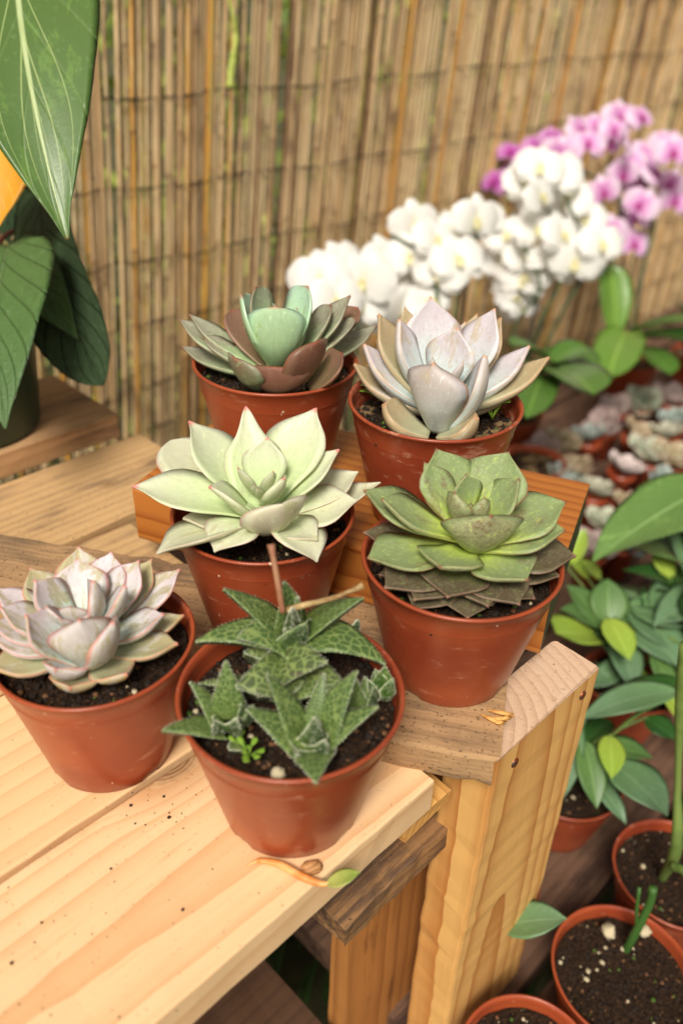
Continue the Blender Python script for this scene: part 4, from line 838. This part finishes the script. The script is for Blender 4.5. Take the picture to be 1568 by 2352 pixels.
orchid('white orchid with the lowest blooms, just above the rear left pot', 800, 900, 1.12, [[(820, 780, 1.1), (800, 680, 1.1), (760, 640, 1.1)]],
       cloud([(735, 640), (790, 625), (835, 645), (770, 690), (825, 700), (850, 720), (720, 670), (760, 720)], 1.10, .03, .92), FW, [(820, 860, 1.08, 760, 800, 1.05, .05, ol)])
orchid('white orchid with a wide cluster in the middle, above the rear right pot', 1030, 880, 1.25, [[(1010, 760, 1.24), (980, 600, 1.24), (900, 540, 1.24)], [(1040, 740, 1.26), (1080, 600, 1.26), (1100, 520, 1.27)]],
       cloud([(905, 525), (950, 515), (890, 600), (940, 590), (1000, 550), (1050, 595), (1010, 625), (935, 710), (985, 695), (940, 650), (1092, 505), (1045, 530)], 1.24, .04, 1.0), FW, [(1040, 850, 1.2, 1100, 760, 1.2, .05, ol)])
orchid('tallest white orchid with the largest cluster, in front of the pink blooms', 1190, 860, 1.48, [[(1240, 740, 1.45), (1290, 620, 1.45), (1240, 420, 1.45)], [(1300, 700, 1.46), (1350, 600, 1.46), (1300, 450, 1.47)], [(1180, 760, 1.43), (1240, 660, 1.44), (1200, 560, 1.45)]],
       cloud([(1240, 385), (1280, 400), (1200, 420), (1180, 480), (1240, 450), (1310, 450), (1340, 490), (1160, 540), (1230, 530), (1290, 540), (1350, 530), (1150, 600), (1200, 590), (1260, 600), (1320, 600), (1270, 620), (1380, 560), (1190, 650), (1175, 690), (1200, 640)], 1.45, .05, 1.05), FW,
       [(1230, 810, 1.4, 1365, 850, 1.3, .07, ol), (1240, 840, 1.35, 1360, 910, 1.22, .09, ol), (1210, 830, 1.4, 1190, 950, 1.25, .06, ol)])
kp1 = [(1120, 415), (1140, 385), (1170, 350), (1215, 335), (1265, 320)]; kp2 = [(1300, 350), (1330, 300), (1370, 290), (1350, 330), (1410, 300), (1440, 330), (1470, 270), (1420, 270), (1390, 330), (1530, 330), (1545, 350), (1480, 360), (1450, 380), (1500, 400), (1540, 420), (1460, 420), (1385, 440), (1470, 470), (1460, 500), (1550, 460), (1400, 530), (1455, 560), (1280, 350), (1430, 400)]
orchid('pink orchid with dark pink throats, highest of the flowers at the upper right', 1450, 830, 1.75, [[(1470, 640, 1.72), (1500, 480, 1.72), (1420, 290, 1.72)], [(1400, 650, 1.72), (1420, 450, 1.72), (1200, 340, 1.72)]],
       [(x, y, 1.70+random.uniform(-.05, .05), .80, FK2) for x, y in kp1]+[(x, y, 1.70+random.uniform(-.06, .06), .95) for x, y in kp2], FK,
       [(1410, 760, 1.6, 1400, 610, 1.6, .07, olb), (1440, 760, 1.6, 1395, 870, 1.42, .085, olb), (1450, 760, 1.6, 1640, 745, 1.5, .06, ol), (1450, 780, 1.58, 1640, 800, 1.45, .09, old), (1460, 800, 1.55, 1540, 860, 1.45, .06, ol)])
orchid('orchid out of bloom showing only dark leaves at the right edge', 1600, 820, 1.8, [[(1600, 700, 1.78), (1640, 560, 1.78)]], [], FK, [(1580, 800, 1.75, 1480, 760, 1.6, .06, old), (1590, 800, 1.75, 1660, 860, 1.6, .07, old), (1580, 790, 1.75, 1560, 700, 1.7, .06, ol)])
orchid('orchid showing only broad green leaves right of the pale lilac-grey rosette', 1250, 900, 1.3, [], [], FW, [(1260, 850, 1.25, 1365, 905, 1.12, .085, ol), (1250, 860, 1.25, 1210, 960, 1.12, .06, ol), (1270, 830, 1.28, 1350, 800, 1.3, .06, ol), (1250, 820, 1.28, 1170, 790, 1.25, .05, ol)])
mb = MB(); blob_into(mb, at(1195, 1015, -.05), .016, n=8); tag(mb.build('fallen_petals', WM), 'small white petal clump beside the rear right pot', 'petals') if False else None

# ============================================================ LEFT PLANT
big = leafmat('philodendron_leaf', srgb(82, 108, 50), srgb(78, 108, 50), srgb(104, 84, 40), srgb(96, 112, 56), rough=.32, sss=0, e0=.975, e1=1.0, m0=.985, veins=(srgb(176, 190, 138), .06, 5), longveins=srgb(160, 176, 112), bump=.2, blotch=srgb(96, 128, 56), bamt=.3)
dk = leafmat('quilted_dark_leaf', srgb(62, 86, 50), srgb(56, 80, 48), srgb(50, 66, 40), srgb(56, 72, 46), rough=.45, sss=0, veins=(srgb(72, 92, 62), .8, 8), bump=1.0, bdist=.006, e0=.98, e1=1.02, m0=1)
md = leafmat('mid_green_leaf', srgb(84, 114, 62), srgb(78, 108, 58), srgb(70, 90, 44), srgb(70, 92, 50), rough=.3, sss=0, veins=(srgb(96, 122, 74), .35, 7), bump=.7, bdist=.003, e0=.98, e1=1.02, m0=.985)
yl = leafmat('yellow_leaf', srgb(214, 156, 36), srgb(206, 142, 30), srgb(200, 130, 30), srgb(206, 150, 60), rough=.4, sss=0, veins=(srgb(226, 178, 70), .5, 7), bump=.3, e0=.98, e1=1.02, m0=1)
cP = center(-190, 101, 1010, .12, .062); pb = at(12, 1030, .026); pp = np.array([pb[0]-.0, pb[1]+.06, .026])
fp = empty('philodendron', pp, 'large-leaved plant with one yellow leaf, in a dark green pot at the left edge', 'houseplant')
gpm = simple('green_plastic', srgb(24, 58, 42), .35, spec=.5)
mb = MB(); lathe_into(mb, [(.03, 0), (.055, .0), (.058, .003), (.068, .10), (.071, .101), (.072, .118), (.069, .118), (.066, .105), (.0001, .102)], 56, pp); mb.build('pot', gpm, fp)
mb = MB(); lathe_into(mb, [(.066, .106), (.0001, .107)], 40, pp); mb.build('soil', SOIL, fp)
lf1 = leaf(fp, big, atd(35, -260, .62), atd(155, 550, .57), .118, th=.001, prof='heart', cup=.06, bend=.05, axis=-fwd, nu=40, nv=15, roll=.2, side=-.03)
def vein(par, pts, r, mat):
    mb = MB(); c = curve(pts, 26); tube_into(mb, c, np.linspace(r, r*.25, len(c)), 6); mb.build('vein', mat, par)
leaf(fp, yl, atd(8, 225, .70), atd(-2, 520, .68), .072, th=.001, prof='oval', cup=.1, bend=.05, axis=-fwd, nu=24, nv=9)
leaf(fp, dk, atd(100, 430, .80), atd(235, 885, .70), .072, th=.001, prof='strap', cup=.12, bend=.10, axis=nrm(-fwd-RR*.3), nu=40, nv=13, wave=.05)
leaf(fp, md, atd(20, 560, .70), atd(12, 985, .60), .090, th=.001, prof='heart', cup=.05, bend=.08, wave=.02, axis=-fwd, nu=34, nv=13)
leaf(fp, md, atd(20, 560, .78), atd(180, 780, .70), .055, th=.001, prof='oval', cup=.12, bend=.14, axis=nrm(-fwd+Z*.3), nu=26, nv=9)
leaf(fp, dk, atd(30, 330, .82), atd(20, 560, .80), .05, th=.001, prof='oval', cup=.1, bend=.04, axis=-fwd)
leaf(fp, leafmat('brown_back_leaf', srgb(110, 74, 44), srgb(96, 62, 36), srgb(80, 50, 30), srgb(100, 70, 40), sss=0), atd(40, 330, .76), atd(148, 470, .72), .045, th=.001, prof='oval', cup=.2, bend=.06, axis=-fwd)
leaf(fp, dk, atd(85, 420, .80), atd(120, 650, .78), .03, th=.001, prof='oval', cup=.1, axis=nrm(-fwd-RR*.6))
redst = simple('red_petiole', srgb(92, 44, 40), .4)
for pts in ([pp+Z*.1, atd(-60, 700, .72), atd(0, 555, .76), atd(55, 522, .79), atd(100, 500, .80)], [pp+Z*.1+(.01, 0, 0), atd(-90, 600, .72), atd(-60, 100, .66), atd(10, -215, .60)], [pp+Z*.1, atd(-80, 640, .72), atd(10, 572, .70)], [pp+Z*.1, atd(-110, 500, .72), atd(-50, 262, .70)]):
    mb = MB(); tube_into(mb, curve(pts, 30), .0022, 8); mb.build('stem', redst, fp)
